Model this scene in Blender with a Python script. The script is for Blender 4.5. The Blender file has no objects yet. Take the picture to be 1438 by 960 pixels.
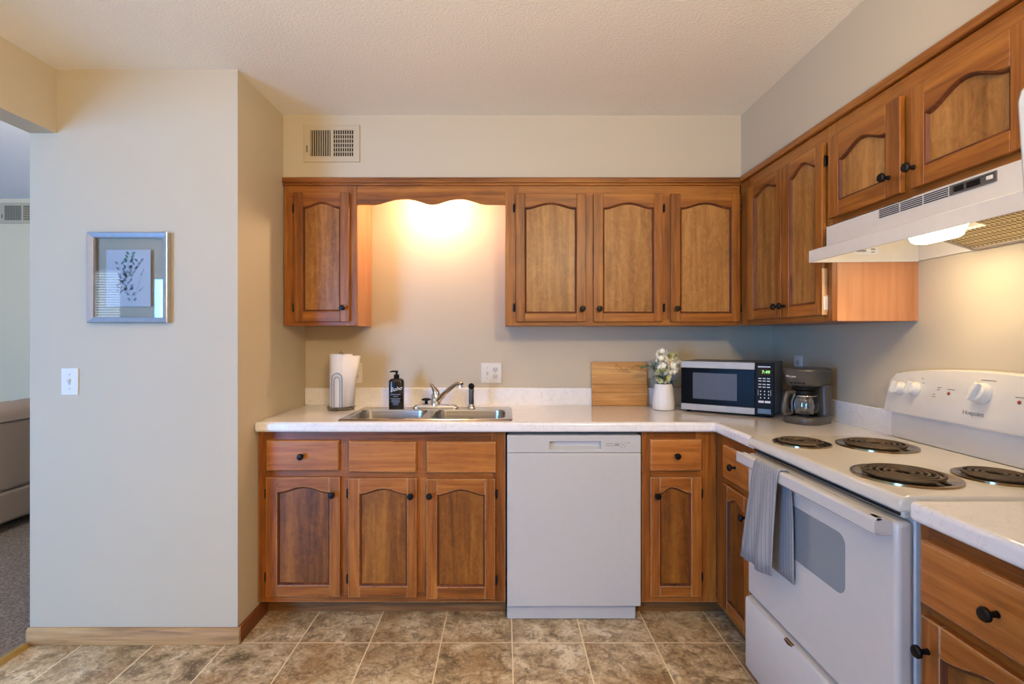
import bpy, bmesh, math, random
from math import pi, sin, cos, radians
from mathutils import Vector, Matrix

sc = bpy.context.scene
COL = sc.collection
random.seed(7)

# ------------------------------------------------------------------ camera
F, CX, CY, EYE = 730.0, 708.0, 474.0, 1.30      # focal length in pixels, principal point, eye height
cam_d = bpy.data.cameras.new('camera'); cam = bpy.data.objects.new('camera', cam_d); COL.objects.link(cam)
cam.location = (0, 0, EYE); cam.rotation_euler = (pi / 2, 0, 0)
cam_d.sensor_width = 36.0; cam_d.sensor_fit = 'HORIZONTAL'; cam_d.lens = F / 1438 * 36
cam_d.shift_x = (719 - CX) / 1438; cam_d.shift_y = (CY - 480) / 1438
cam_d.clip_start = 0.02; cam_d.clip_end = 60
sc.camera = cam

# ------------------------------------------------------------------ world, daylight, exposure
sc.view_settings.view_transform = 'Standard'; sc.view_settings.look = 'None'
sc.view_settings.gamma = 1.0; sc.view_settings.use_curve_mapping = False
sc.view_settings.exposure = 0.18
sc.cycles.use_denoising = True; sc.cycles.max_bounces = 10; sc.cycles.diffuse_bounces = 6
sc.cycles.caustics_reflective = False; sc.cycles.caustics_refractive = False
sc.cycles.sample_clamp_indirect = 6.0
w = bpy.data.worlds.new('sky'); sc.world = w; w.use_nodes = True
w.node_tree.nodes['Background'].inputs['Color'].default_value = (0.72, 0.86, 1.0, 1)
w.node_tree.nodes['Background'].inputs['Strength'].default_value = 3.0

def area(name, loc, rot, sx, sy, power, color):
    d = bpy.data.lights.new(name, 'AREA'); d.shape = 'RECTANGLE'; d.size = sx; d.size_y = sy
    d.energy = power; d.color = color
    o = bpy.data.objects.new(name, d); COL.objects.link(o); o.location = loc; o.rotation_euler = rot
    return o
DAY = (0.12, 0.41, 1.0)
REAR = -2.6                                        # rear wall behind the camera
area('daylight_patio_door', (-3.83, REAR + 0.03, 1.08), (pi / 2, 0, 0), 1.70, 2.0, 250, DAY)
LAMP_W = (1.0, 0.74, 0.42)

# ------------------------------------------------------------------ helpers: objects
def thing(name, label, cat, loc=(0, 0, 0), rotz=0.0, group=None):
    o = bpy.data.objects.new(name, None); COL.objects.link(o); o.empty_display_size = 0.05
    o.location = loc; o.rotation_euler = (0, 0, rotz); o['label'] = label; o['category'] = cat
    if group: o['group'] = group
    return o

def tag(o, label, cat, group=None):
    o['label'] = label; o['category'] = cat
    if group: o['group'] = group
    return o

class MB:
    """collects faces, then links them as ONE mesh object"""
    def __init__(s): s.v = []; s.f = []; s.m = []
    def add(s, vs, fs, m=0):
        b = len(s.v); s.v += [tuple(v) for v in vs]
        s.f += [tuple(b + i for i in f) for f in fs]; s.m += [m] * len(fs)
    def box(s, x0, x1, y0, y1, z0, z1, m=0):
        if x0 > x1: x0, x1 = x1, x0
        if y0 > y1: y0, y1 = y1, y0
        if z0 > z1: z0, z1 = z1, z0
        s.add([(x0, y0, z0), (x1, y0, z0), (x1, y1, z0), (x0, y1, z0), (x0, y0, z1), (x1, y0, z1), (x1, y1, z1), (x0, y1, z1)],
              [(0, 3, 2, 1), (4, 5, 6, 7), (0, 1, 5, 4), (1, 2, 6, 5), (2, 3, 7, 6), (3, 0, 4, 7)], m)
    def loft(s, loops, m=0, cap0=True, cap1=True):
        n = len(loops[0]); vs = [p for l in loops for p in l]; fs = []
        for k in range(len(loops) - 1):
            for i in range(n):
                j = (i + 1) % n
                fs.append((k * n + i, k * n + j, (k + 1) * n + j, (k + 1) * n + i))
        if cap0: fs.append(tuple(reversed(range(n))))
        if cap1: fs.append(tuple((len(loops) - 1) * n + i for i in range(n)))
        s.add(vs, fs, m)
    def prism(s, poly, a0, a1, axis='y', m=0):
        """poly: 2-d outline; axis y: (x,z) outline, x: (y,z) outline, z: (x,y) outline"""
        def P(p, a):
            return {'y': (p[0], a, p[1]), 'x': (a, p[0], p[1]), 'z': (p[0], p[1], a)}[axis]
        s.loft([[P(p, a0) for p in poly], [P(p, a1) for p in poly]], m)
    def lathe(s, prof, base=(0, 0, 0), axis=(0, 0, 1), n=20, m=0, cap=True):
        az = Vector(axis).normalized(); t = Vector((1, 0, 0)) if abs(az.x) < .9 else Vector((0, 1, 0))
        ax = az.cross(t).normalized(); ay = az.cross(ax); B = Vector(base)
        s.loft([[tuple(B + az * h + ax * (r * cos(2 * pi * i / n)) + ay * (r * sin(2 * pi * i / n))) for i in range(n)] for r, h in prof], m, cap, cap)
    def tube(s, pts, r, n=8, m=0, closed=False):
        pts = [Vector(p) for p in pts]; N = len(pts)
        rs = r if isinstance(r, (list, tuple)) else [r] * N
        loops = []; up = None
        for i, p in enumerate(pts):
            a = pts[(i - 1) % N] if (closed or i > 0) else p
            b = pts[(i + 1) % N] if (closed or i < N - 1) else p
            d = (b - a).normalized()
            if up is None:
                up = Vector((0, 0, 1)) if abs(d.z) < .9 else Vector((1, 0, 0))
            u = d.cross(up).normalized(); v = u.cross(d).normalized(); up = v
            loops.append([tuple(p + u * (rs[i] * cos(2 * pi * k / n)) + v * (rs[i] * sin(2 * pi * k / n))) for k in range(n)])
        if closed: loops.append(loops[0])
        s.loft(loops, m, not closed, not closed)
    def slab(s, xs, ys, inside, z0, z1, m=0, plane='xy'):
        """a slab made of grid cells sharing corners, so it may have holes and still bevel cleanly"""
        idx = {}; vs = []; fs = []; ms = []
        def V(i, j, k):
            if (i, j, k) not in idx:
                idx[i, j, k] = len(vs); a, b, c = xs[i], ys[j], (z0, z1)[k]
                vs.append((a, b, c) if plane == 'xy' else (a, c, b))
            return idx[i, j, k]
        ok = lambda i, j: 0 <= i < len(xs) - 1 and 0 <= j < len(ys) - 1 and inside(i, j)
        for i in range(len(xs) - 1):
            for j in range(len(ys) - 1):
                if not ok(i, j): continue
                c0 = len(fs); fs.append((V(i, j, 1), V(i + 1, j, 1), V(i + 1, j + 1, 1), V(i, j + 1, 1)))
                fs.append((V(i, j, 0), V(i, j + 1, 0), V(i + 1, j + 1, 0), V(i + 1, j, 0)))
                for (di, dj, a, b) in ((-1, 0, (0, 1), (0, 0)), (1, 0, (1, 0), (1, 1)), (0, -1, (0, 0), (1, 0)), (0, 1, (1, 1), (0, 1))):
                    if not ok(i + di, j + dj):
                        p, q = (i + a[0], j + a[1]), (i + b[0], j + b[1])
                        fs.append((V(*p, 0), V(*q, 0), V(*q, 1), V(*p, 1)))
                ms += [m(i, j) if callable(m) else m] * (len(fs) - c0)
        s.add(vs, fs, 0); s.m[len(s.m) - len(fs):] = ms
    def build(s, name, mats, parent=None, bevel=0, seg=2, smooth=True, angle=35, subsurf=0, loc=None, solid=0, rot=None):
        me = bpy.data.meshes.new(name); me.from_pydata(s.v, [], s.f)
        if not isinstance(mats, (list, tuple)): mats = [mats]
        for x in mats: me.materials.append(x)
        me.polygons.foreach_set('material_index', s.m)
        bm = bmesh.new(); bm.from_mesh(me); bmesh.ops.recalc_face_normals(bm, faces=bm.faces); bm.to_mesh(me); bm.free()
        if smooth:
            me.polygons.foreach_set('use_smooth', [True] * len(me.polygons))
            me.set_sharp_from_angle(angle=radians(angle))
        me.update()
        o = bpy.data.objects.new(name, me); COL.objects.link(o)
        if parent: o.parent = parent
        if loc: o.location = loc
        if rot: o.rotation_euler = rot
        if solid:
            md = o.modifiers.new('thick', 'SOLIDIFY'); md.thickness = solid; md.offset = 0
        if bevel:
            md = o.modifiers.new('bevel', 'BEVEL'); md.width = bevel; md.segments = seg; md.limit_method = 'ANGLE'; md.angle_limit = radians(40)
            md.harden_normals = False
        if subsurf:
            md = o.modifiers.new('sub', 'SUBSURF'); md.levels = subsurf; md.render_levels = subsurf
        return o

def struct(name, mb, mats, **k):
    o = mb.build(name, mats, **k)
    if not k.get('parent'): o['kind'] = 'structure'
    return o

def lettering(txt, size, mat, parent, loc, rot=(pi / 2, 0, 0), name='lettering', shear=0.0, align='CENTER', ext=0.0004, spacing=1.0):
    cu = bpy.data.curves.new('t', 'FONT'); cu.body = txt; cu.size = size; cu.align_x = align; cu.align_y = 'CENTER'
    cu.shear = shear; cu.extrude = ext; cu.space_character = spacing
    ob = bpy.data.objects.new('t', cu); COL.objects.link(ob)
    dg = bpy.context.evaluated_depsgraph_get(); dg.update()
    me = bpy.data.meshes.new_from_object(ob.evaluated_get(dg)); bpy.data.objects.remove(ob)
    me.materials.clear(); me.materials.append(mat)
    me.transform(Matrix.Translation(loc) @ Matrix.LocRotScale(None, __import__('mathutils').Euler(rot), None))
    o = bpy.data.objects.new(name, me); COL.objects.link(o); o.parent = parent
    return o

def rrect(x0, x1, y0, y1, r, n=5):
    pts = []
    for (cx, cy, a0) in ((x1 - r, y1 - r, 0), (x0 + r, y1 - r, pi / 2), (x0 + r, y0 + r, pi), (x1 - r, y0 + r, 3 * pi / 2)):
        for k in range(n + 1):
            a = a0 + pi / 2 * k / n; pts.append((cx + r * cos(a), cy + r * sin(a)))
    return pts

# ------------------------------------------------------------------ helpers: materials
def srgb(r, g, b):
    f = lambda c: (c / 255 / 12.92) if c / 255 <= .04045 else ((c / 255 + .055) / 1.055) ** 2.4
    return (f(r), f(g), f(b), 1)

class NT:
    def __init__(s, name):
        s.mat = bpy.data.materials.new(name); s.mat.use_nodes = True; s.t = s.mat.node_tree
        s.bsdf = s.t.nodes['Principled BSDF']
    def n(s, typ, **k):
        o = s.t.nodes.new(typ)
        for a, v in k.items(): setattr(o, a, v)
        return o
    def l(s, a, b): s.t.links.new(a, b)
    def coord(s, scale=(1, 1, 1), rot=(0, 0, 0)):
        tc = s.n('ShaderNodeTexCoord'); mp = s.n('ShaderNodeMapping')
        mp.inputs['Scale'].default_value = scale; mp.inputs['Rotation'].default_value = rot
        s.l(tc.outputs['Object'], mp.inputs['Vector']); return mp.outputs[0]
    def noise(s, vec, scale, detail=4, rough=.55, dist=0):
        o = s.n('ShaderNodeTexNoise'); o.inputs['Scale'].default_value = scale; o.inputs['Detail'].default_value = detail
        o.inputs['Roughness'].default_value = rough; o.inputs['Distortion'].default_value = dist
        if vec is not None: s.l(vec, o.inputs['Vector'])
        return o.outputs['Fac']
    def ramp(s, fac, stops):
        o = s.n('ShaderNodeValToRGB'); e = o.color_ramp.elements
        while len(e) < len(stops): e.new(.5)
        for i, (p, c) in enumerate(stops): e[i].position = p; e[i].color = c
        s.l(fac, o.inputs[0]); return o.outputs[0]
    def math(s, op, a, b=None, c=None):
        o = s.n('ShaderNodeMath', operation=op)
        for i, x in enumerate((a, b, c)):
            if x is None: continue
            if isinstance(x, (int, float)): o.inputs[i].default_value = x
            else: s.l(x, o.inputs[i])
        return o.outputs[0]
    def mix(s, fac, a, b, typ='MIX'):
        o = s.n('ShaderNodeMix', data_type='RGBA', blend_type=typ)
        for i, x in ((0, fac), (6, a), (7, b)):
            if isinstance(x, (int, float)): o.inputs[i].default_value = x
            elif isinstance(x, tuple): o.inputs[i].default_value = x
            else: s.l(x, o.inputs[i])
        return o.outputs[2]
    def bump(s, h, strength=.2, dist=.002):
        o = s.n('ShaderNodeBump'); o.inputs['Strength'].default_value = strength; o.inputs['Distance'].default_value = dist
        s.l(h, o.inputs['Height']); s.l(o.outputs[0], s.bsdf.inputs['Normal'])
    def set(s, color=None, rough=None, metal=None, spec=None, coat=None):
        b = s.bsdf.inputs
        for k, v in (('Base Color', color), ('Roughness', rough), ('Metallic', metal), ('Specular IOR Level', spec), ('Coat Weight', coat)):
            if v is None: continue
            if isinstance(v, (int, float, tuple)): b[k].default_value = v
            else: s.l(v, b[k])
        return s.mat

def flat(name, c, rough=.5, metal=0., spec=.5, vary=.05, scale=30, bump=0, bdist=.001, coat=0):
    t = NT(name); v = t.noise(t.coord(), scale, 3)
    lo = tuple(x * (1 - vary) for x in c[:3]) + (1,); hi = tuple(min(1, x * (1 + vary)) for x in c[:3]) + (1,)
    if bump: t.bump(v, bump, bdist)
    return t.set(t.ramp(v, [(.3, lo), (.7, hi)]), rough, metal, spec, coat)

def emit(name, c, s):
    m = bpy.data.materials.new(name); m.use_nodes = True; b = m.node_tree.nodes['Principled BSDF'].inputs
    b['Base Color'].default_value = c; b['Emission Color'].default_value = c; b['Emission Strength'].default_value = s
    return m

def wood(name, dark, mid, light, grain='z', rough=.38, scale=1.0, bump=.12, coat=.12, blot=.35, fig=0, wear=0, band=0):
    t = NT(name)
    lo, hi = 2.2 * scale, 38 * scale
    sca = {'z': (hi, hi, lo), 'x': (lo, hi, hi), 'y': (hi, lo, hi)}[grain]
    co = t.coord(sca)
    g1 = t.noise(co, 1.0, 6, .62, .6)
    sca2 = tuple(x * .16 for x in sca); g2 = t.noise(t.coord(sca2), 1.0, 3, .5, 1.2)
    sca3 = tuple(x * 3.2 for x in sca); g3 = t.noise(t.coord(sca3), 1.0, 3, .6)
    bl = t.noise(t.coord((5, 5, 5)), 1.0, 3, .6)
    f = t.math('ADD', t.math('MULTIPLY', g1, .45), t.math('MULTIPLY', g2, .40))
    f = t.math('ADD', f, t.math('MULTIPLY', g3, .15))
    if fig:
        fg = t.noise(t.coord((22, 22, 13)), 1.0, 5, .65, 2.2); f = t.math('ADD', f, t.math('MULTIPLY', t.math('SUBTRACT', fg, .5), fig))
    col = t.ramp(f, [(.36, dark), (.5, mid), (.64, light)])
    d2 = tuple(x * .62 for x in dark[:3]) + (1,)
    col = t.mix(t.math('MULTIPLY', t.ramp(bl, [(.55, (0, 0, 0, 1)), (.8, (1, 1, 1, 1))]), blot), col, d2)
    if band:
        tc = t.n('ShaderNodeTexCoord'); s3 = t.n('ShaderNodeSeparateXYZ'); t.l(tc.outputs['Object'], s3.inputs[0])
        st = t.ramp(t.math('MULTIPLY', s3.outputs[2], 4.0), [(.0, (.36, .36, .36, 1)), (.235, (.62, .62, .62, 1)), (.262, (.30, .30, .30, 1)), (.49, (.44, .44, .44, 1)), (.83, (.62, .62, .62, 1)), (.86, (.40, .40, .40, 1))])
        st.node.color_ramp.interpolation = 'CONSTANT'
        kn = t.noise(t.coord((4, 9, 13)), 1.0, 4, .6, 1.0)
        col = t.mix(t.math('SUBTRACT', st, .3), col, light); col = t.mix(t.ramp(kn, [(.56, (0, 0, 0, 1)), (.72, (.8, .8, .8, 1))]), col, dark)
    if wear:
        bv = t.n('ShaderNodeBevel', samples=6); bv.inputs['Radius'].default_value = .006
        ge = t.n('ShaderNodeNewGeometry'); dp = t.n('ShaderNodeVectorMath', operation='DOT_PRODUCT'); t.l(bv.outputs[0], dp.inputs[0]); t.l(ge.outputs['True Normal'], dp.inputs[1])
        e = t.ramp(t.math('SUBTRACT', 1.0, dp.outputs['Value']), [(.008, (0, 0, 0, 1)), (.06, (1, 1, 1, 1))])
        nb = t.ramp(t.noise(t.coord((1, 1, 1)), 38, 4, .7), [(.36, (0, 0, 0, 1)), (.50, (1, 1, 1, 1))])
        col = t.mix(t.math('MULTIPLY', t.math('MULTIPLY', e, nb), wear), col, srgb(206, 172, 128))
    t.bump(f, bump, .0015)
    t.bsdf.inputs['Coat Roughness'].default_value = .3
    return t.set(col, rough, 0, .4, coat)

M = {}
# painted walls
def paint(name, c, sc_=220, b=.12, bd=.0012):
    t = NT(name); co = t.coord(); v = t.noise(co, sc_, 2); big = t.noise(co, 1.3, 2)
    t.bump(v, b, bd)
    return t.set(t.ramp(big, [(.3, tuple(x * .97 for x in c[:3]) + (1,)), (.7, c)]), .55, 0, .35)
M['wall'] = paint('beige wall paint', srgb(200, 188, 163))
M['ceil'] = paint('stippled ceiling paint', srgb(240, 234, 222), 100, 1.0, .003)
M['lwall'] = paint('living room wall paint', srgb(222, 208, 176))
M['lceil'] = paint('popcorn ceiling', srgb(222, 222, 222), 60, .8)
# woods
C1 = (srgb(92, 48, 10), srgb(148, 87, 28), srgb(182, 120, 48))
C2 = (srgb(76, 38, 10), srgb(142, 80, 25), srgb(180, 114, 46))
M['uv'] = wood('stained wood upright', *C1, 'z'); M['uh'] = wood('stained wood across', *C1, 'x')
M['up'] = wood('door panel veneer', srgb(112, 70, 22), srgb(154, 104, 48), srgb(184, 134, 72), 'z', scale=.55, blot=.3, fig=.3)
M['lv'] = wood('worn stained wood upright', *C2, 'z', wear=.7); M['lh'] = wood('worn stained wood across', *C2, 'x', wear=.7)
M['lp'] = wood('worn stained panel', srgb(74, 40, 10), srgb(126, 74, 22), srgb(160, 104, 38), 'z', scale=.6, blot=.3, fig=.25)
M['drw'] = wood('drawer front wood', srgb(100, 52, 14), srgb(163, 97, 38), srgb(198, 132, 62), 'x', scale=.7, wear=.9)
M['board'] = wood('acacia board', srgb(120, 72, 26), srgb(190, 134, 70), srgb(236, 194, 128), 'x', scale=.55, rough=.5, coat=0, blot=.3, band=1)
M['maple'] = wood('pale maple side', srgb(170, 112, 72), srgb(190, 132, 90), srgb(204, 150, 108), 'z', scale=.6, blot=.0, bump=.05)
M['bead'] = wood('dark edge stain', srgb(60, 26, 8), srgb(96, 48, 18), srgb(120, 66, 28), 'z', rough=.6, coat=0)
M['rawedge'] = wood('bare wood edge', srgb(196, 150, 100), srgb(216, 172, 120), srgb(226, 186, 136), 'z')
M['baseb'] = wood('weathered base board', srgb(116, 80, 42), srgb(180, 138, 84), srgb(208, 170, 114), 'x', coat=0, rough=.6)
M['basebd'] = wood('dark base board', srgb(84, 42, 18), srgb(120, 64, 30), srgb(140, 80, 42), 'y')
M['kick'] = wood('toe kick wood', srgb(84, 52, 22), srgb(128, 86, 44), srgb(158, 116, 70), 'x', coat=0, rough=.6)
# plain ones
M['white'] = flat('white enamel', srgb(206, 206, 204), .25, vary=.015, coat=.3)
M['dwwhite'] = flat('dishwasher white', srgb(192, 192, 191), .38, vary=.015)
M['almond'] = flat('white range enamel', srgb(222, 217, 204), .18, vary=.012, coat=.4)
M['hood'] = flat('hood enamel', srgb(222, 216, 204), .35, vary=.02)
M['plastic'] = flat('white plastic', srgb(226, 222, 210), .4, vary=.02)
M['black'] = flat('black metal', srgb(22, 20, 20), .38, .6, vary=.2)
M['blackp'] = flat('black plastic', srgb(18, 18, 18), .45, vary=.1, spec=.12)
M['dark'] = flat('dark gap', srgb(14, 13, 13), .8, vary=.1)
M['hole'] = flat('vent hole', srgb(24, 18, 12), .9, vary=.2)
M['greyp'] = flat('charcoal plastic', srgb(86, 82, 76), .33, .25, vary=.05)
M['mwbody'] = flat('microwave case', srgb(92, 90, 86), .4, .3, vary=.05)
M['silver'] = flat('brushed silver', srgb(182, 172, 158), .5, .35, vary=.04)
M['chrome'] = flat('chrome', srgb(226, 226, 228), .08, 1., vary=.02)
M['wire'] = flat('nickel wire', srgb(134, 124, 110), .3, 1., vary=.04)
M['frame'] = flat('silver frame', srgb(190, 192, 198), .3, .8, vary=.05)
M['coil'] = flat('burner coil', srgb(92, 78, 58), .5, .5, vary=.2, scale=60)
M['pan'] = flat('drip pan', srgb(172, 150, 112), .16, 1., vary=.06)
M['brass'] = flat('brass strip', srgb(190, 156, 92), .35, .8, vary=.08)
M['print'] = flat('grey print', srgb(128, 128, 130), .6)
M['red'] = flat('red lamp', srgb(150, 62, 40), .4)
M['inkw'] = flat('white ink', srgb(232, 232, 230), .5)
M['inkl'] = flat('grey ink', srgb(138, 130, 120), .5)
M['inkd'] = flat('dark ink', srgb(92, 88, 82), .5)
M['rust'] = flat('rust chip', srgb(96, 58, 30), .8, vary=.3, scale=200)
M['paper'] = flat('paper', srgb(226, 228, 232), .8, vary=.02)
M['tissue'] = flat('paper towel', srgb(240, 234, 226), .9, vary=.02, bump=.2, scale=120)
M['ceramic'] = flat('white ceramic', srgb(236, 232, 226), .35, vary=.015)
M['leaf'] = flat('sage leaf', srgb(120, 146, 112), .6, vary=.25, scale=40)
M['stem'] = flat('stem', srgb(92, 96, 60), .6)
M['petal'] = flat('petal', srgb(250, 244, 222), .7, vary=.06, scale=90)
M['bud'] = flat('bud', srgb(206, 204, 150), .7, vary=.1)
M['leafink'] = flat('leaf ink', srgb(150, 160, 170), .7, vary=.3, scale=25)
M['leafgreen'] = flat('leaf green ink', srgb(92, 146, 128), .7, vary=.2)
M['mesh'] = None
M['lens'] = emit('hood lamp lens', (1.0, 0.86, 0.62, 1), 6)
M['bulb'] = emit('bulb', (1.0, 0.70, 0.44, 1), 480)
M['dome'] = emit('ceiling fill glow', (1.0, 0.87, 0.72, 1), 320)  # glow of the added uplight that fills the ceiling
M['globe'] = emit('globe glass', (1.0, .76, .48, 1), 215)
M['digit'] = emit('green digits', (0.35, 0.9, 0.25, 1), 1.2)

# stainless steel
t = NT('stainless steel'); v = t.noise(t.coord((4, 220, 220)), 1, 2)
M['steel'] = t.set(t.ramp(v, [(.3, srgb(168, 164, 158)), (.7, srgb(206, 202, 196))]), .26, 1.0)
# counter laminate
t = NT('white speckled laminate'); co = t.coord()
a = t.noise(co, 9, 6, .7, 1.4); b_ = t.noise(co, 60, 3, .6)
c = t.mix(t.ramp(a, [(.485, (0, 0, 0, 1)), (.5, (.5, .5, .5, 1)), (.515, (0, 0, 0, 1))]), srgb(244, 242, 239), srgb(206, 203, 200))
c = t.mix(t.ramp(b_, [(.66, (0, 0, 0, 1)), (.72, (.45, .45, .45, 1))]), c, srgb(184, 178, 174))
M['counter'] = t.set(c, .15, 0, .5, .2)
# clear glass
def glass(name, tint=(1, 1, 1, 1), boost=0.0):
    m = bpy.data.materials.new(name); m.use_nodes = True; nt = m.node_tree; nt.nodes.clear()
    o = nt.nodes.new('ShaderNodeOutputMaterial'); mx = nt.nodes.new('ShaderNodeMixShader')
    fr = nt.nodes.new('ShaderNodeFresnel'); fr.inputs[0].default_value = 1.5
    ad = nt.nodes.new('ShaderNodeMath'); ad.operation = 'ADD'; ad.inputs[1].default_value = boost
    tr = nt.nodes.new('ShaderNodeBsdfTransparent'); tr.inputs[0].default_value = tint
    gl = nt.nodes.new('ShaderNodeBsdfGlossy'); gl.inputs['Roughness'].default_value = .02
    nt.links.new(fr.outputs[0], ad.inputs[0]); nt.links.new(ad.outputs[0], mx.inputs[0])
    nt.links.new(tr.outputs[0], mx.inputs[1]); nt.links.new(gl.outputs[0], mx.inputs[2]); nt.links.new(mx.outputs[0], o.inputs[0])
    return m
M['glass'] = glass('clear glass', boost=.03); M['pane'] = glass('window pane')
M['oglass'] = flat('oven window glass', srgb(128, 138, 148), .12, vary=.02, spec=.6)
M['mwglass'] = flat('microwave door glass', srgb(20, 19, 18), .16, vary=.05, spec=.03)
M['mwscreen'] = flat('microwave window screen', srgb(84, 84, 88), .35, vary=.03, spec=.2)
M['bottle'] = flat('dark brown bottle', srgb(28, 20, 14), .15, vary=.1, spec=.6)
# hood mesh filter
t = NT('aluminium grease mesh'); co = t.coord((1, 1, 1), (0, 0, radians(45)))
ck = t.n('ShaderNodeTexChecker'); ck.inputs['Scale'].default_value = 95; t.l(co, ck.inputs['Vector'])
t.bump(ck.outputs['Fac'], .8, .002)
M['mesh'] = t.set(t.mix(ck.outputs['Fac'], srgb(120, 104, 70), srgb(214, 198, 156)), .4, .7)
# towel
t = NT('blue grey towel weave'); co = t.coord(); sx = t.n('ShaderNodeSeparateXYZ'); t.l(co, sx.inputs[0])
st = t.math('ABSOLUTE', t.math('SUBTRACT', t.math('FRACT', t.math('MULTIPLY', sx.outputs[0], 62)), .5))
nz = t.noise(co, 420, 2)
lc = t.ramp(st, [(.06, (.45, .45, .45, 1)), (.14, (1, 1, 1, 1))])
c = t.mix(nz, srgb(128, 134, 140), srgb(182, 184, 188)); c = t.mix(lc, srgb(104, 110, 120), c)
t.bump(nz, .5, .002); M['towel'] = t.set(c, .95, 0, .1)
# sofa cloth, carpet
t = NT('grey sofa weave'); nz = t.noise(t.coord((1, 1, 1)), 260, 2); t.bump(nz, .4, .002)
M['sofa'] = t.set(t.mix(nz, srgb(120, 108, 104), srgb(176, 164, 158)), .95, 0, .1)
t = NT('shag carpet'); co = t.coord(); n1 = t.noise(co, 90, 4, .8); n2 = t.noise(co, 6, 3)
t.bump(n1, 1.0, .02)
c = t.ramp(n1, [(.3, srgb(92, 80, 72)), (.5, srgb(164, 148, 134)), (.7, srgb(214, 198, 180))])
M['carpet'] = t.set(t.mix(t.math('MULTIPLY', n2, .3), c, srgb(110, 104, 104)), 1.0, 0, .05)
# vinyl tile floor
t = NT('stone look vinyl tile'); tc = t.n('ShaderNodeTexCoord'); sx = t.n('ShaderNodeSeparateXYZ'); t.l(tc.outputs['Object'], sx.inputs[0])
TS = .3035
u = t.math('DIVIDE', t.math('SUBTRACT', sx.outputs[0], .034), TS); v = t.math('DIVIDE', t.math('SUBTRACT', sx.outputs[1], 2.217), TS)
fu, fv = t.math('FRACT', u), t.math('FRACT', v)
edge = lambda f: t.math('SUBTRACT', .5, t.math('ABSOLUTE', t.math('SUBTRACT', f, .5)))
e = t.math('MINIMUM', edge(fu), edge(fv))
grout = t.ramp(e, [(.007, (1, 1, 1, 1)), (.011, (0, 0, 0, 1))])
cb = t.n('ShaderNodeCombineXYZ'); t.l(t.math('FLOOR', u), cb.inputs[0]); t.l(t.math('FLOOR', v), cb.inputs[1])
wn = t.n('ShaderNodeTexWhiteNoise', noise_dimensions='3D'); t.l(cb.outputs[0], wn.inputs['Vector'])
va = t.n('ShaderNodeVectorMath', operation='MULTIPLY_ADD'); t.l(wn.outputs['Color'], va.inputs[0]); va.inputs[1].default_value = (9, 9, 9); t.l(tc.outputs['Object'], va.inputs[2])
p1 = t.noise(va.outputs[0], 8, 9, .72, .7); p2 = t.noise(va.outputs[0], 18, 7, .7, .8); p3 = t.noise(va.outputs[0], 3.5, 4, .5, .5); p4 = t.noise(va.outputs[0], 75, 4, .75)
c = t.ramp(p1, [(.34, srgb(96, 78, 52)), (.44, srgb(176, 153, 116)), (.53, srgb(208, 187, 150)), (.62, srgb(240, 226, 196))])
c = t.mix(t.ramp(p2, [(.50, (0, 0, 0, 1)), (.60, (.7, .7, .7, 1))]), c, srgb(116, 92, 66))
c = t.mix(t.ramp(p3, [(.52, (0, 0, 0, 1)), (.64, (.55, .55, .55, 1))]), c, srgb(164, 122, 74))
c = t.mix(t.math('MULTIPLY', wn.outputs['Value'], .18), c, srgb(122, 116, 104))
c = t.mix(t.ramp(p4, [(.55, (0, 0, 0, 1)), (.66, (.55, .55, .55, 1))]), c, srgb(92, 76, 52)); c = t.mix(t.ramp(p4, [(.34, (.5, .5, .5, 1)), (.45, (0, 0, 0, 1))]), c, srgb(236, 224, 200))
c = t.mix(grout, c, srgb(244, 228, 192))
t.bump(p2, .08, .002); M['floor'] = t.set(c, .42, 0, .4)

# key planes of the room (metres)
XL, XR = -1.134, 1.531           # left side wall and right wall of the kitchen nook
YP, YB = 2.212, 2.967            # front of the left partition, back wall
XPL = -2.018                     # left end of the partition
CEIL = 2.44
def ax(px, y): return (px - CX) / F * y
def az(py, y): return EYE - (py - CY) / F * y

# ================================================================== THE SETTING
def sbox(name, x0, x1, y0, y1, z0, z1, m, **k):
    b = MB(); b.box(x0, x1, y0, y1, z0, z1); return struct(name, b, m, smooth=False, **k)
XLIV, YLIV = -6.2, 4.6
sbox('floor', -2.012, XR + .1, REAR - .1, YB + .1, -.1, 0, M['floor'])
sbox('floor_carpet', XLIV - .1, -2.012, REAR - .1, YLIV + .1, -.1, .008, M['carpet'])
sbox('wall_back', XL, XR + .1, YB, YB + .1, 0, CEIL, M['wall'])
sbox('wall_right', XR, XR + .1, REAR - .1, YB, 0, CEIL, M['wall'])
sbox('wall_partition', XPL, XL, YP, YLIV, 0, CEIL, M['wall'])
sbox('wall_header', XPL, -1.906, REAR, YP, 2.17, CEIL + .9, M['wall'])
sbox('ceiling', -1.906, XR + .1, REAR - .1, YB + .1, CEIL, CEIL + .1, M['ceil'])
# soffits over the wall cabinets
sbox('trim_soffit_back', XL, XR, 2.668, YB, 2.118, CEIL, M['wall'])
sbox('trim_soffit_right', 1.216, XR, REAR, 2.668, 2.118, CEIL, M['wall'])
# wood strip under the soffits
b = MB(); b.box(XL + .001, 1.204, 2.650, 2.6675, 2.090, 2.118); b.box(XL + .001, 1.21, 2.654, 2.6675, 2.078, 2.090)
struct('trim_crown_back', b, M['uh'], bevel=.003)
b = MB(); b.box(1.198, 1.2155, -.2, 2.6495, 2.090, 2.118)
struct('trim_crown_right', b, wood('stained wood along', *C1, 'y'), bevel=.003)
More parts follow.
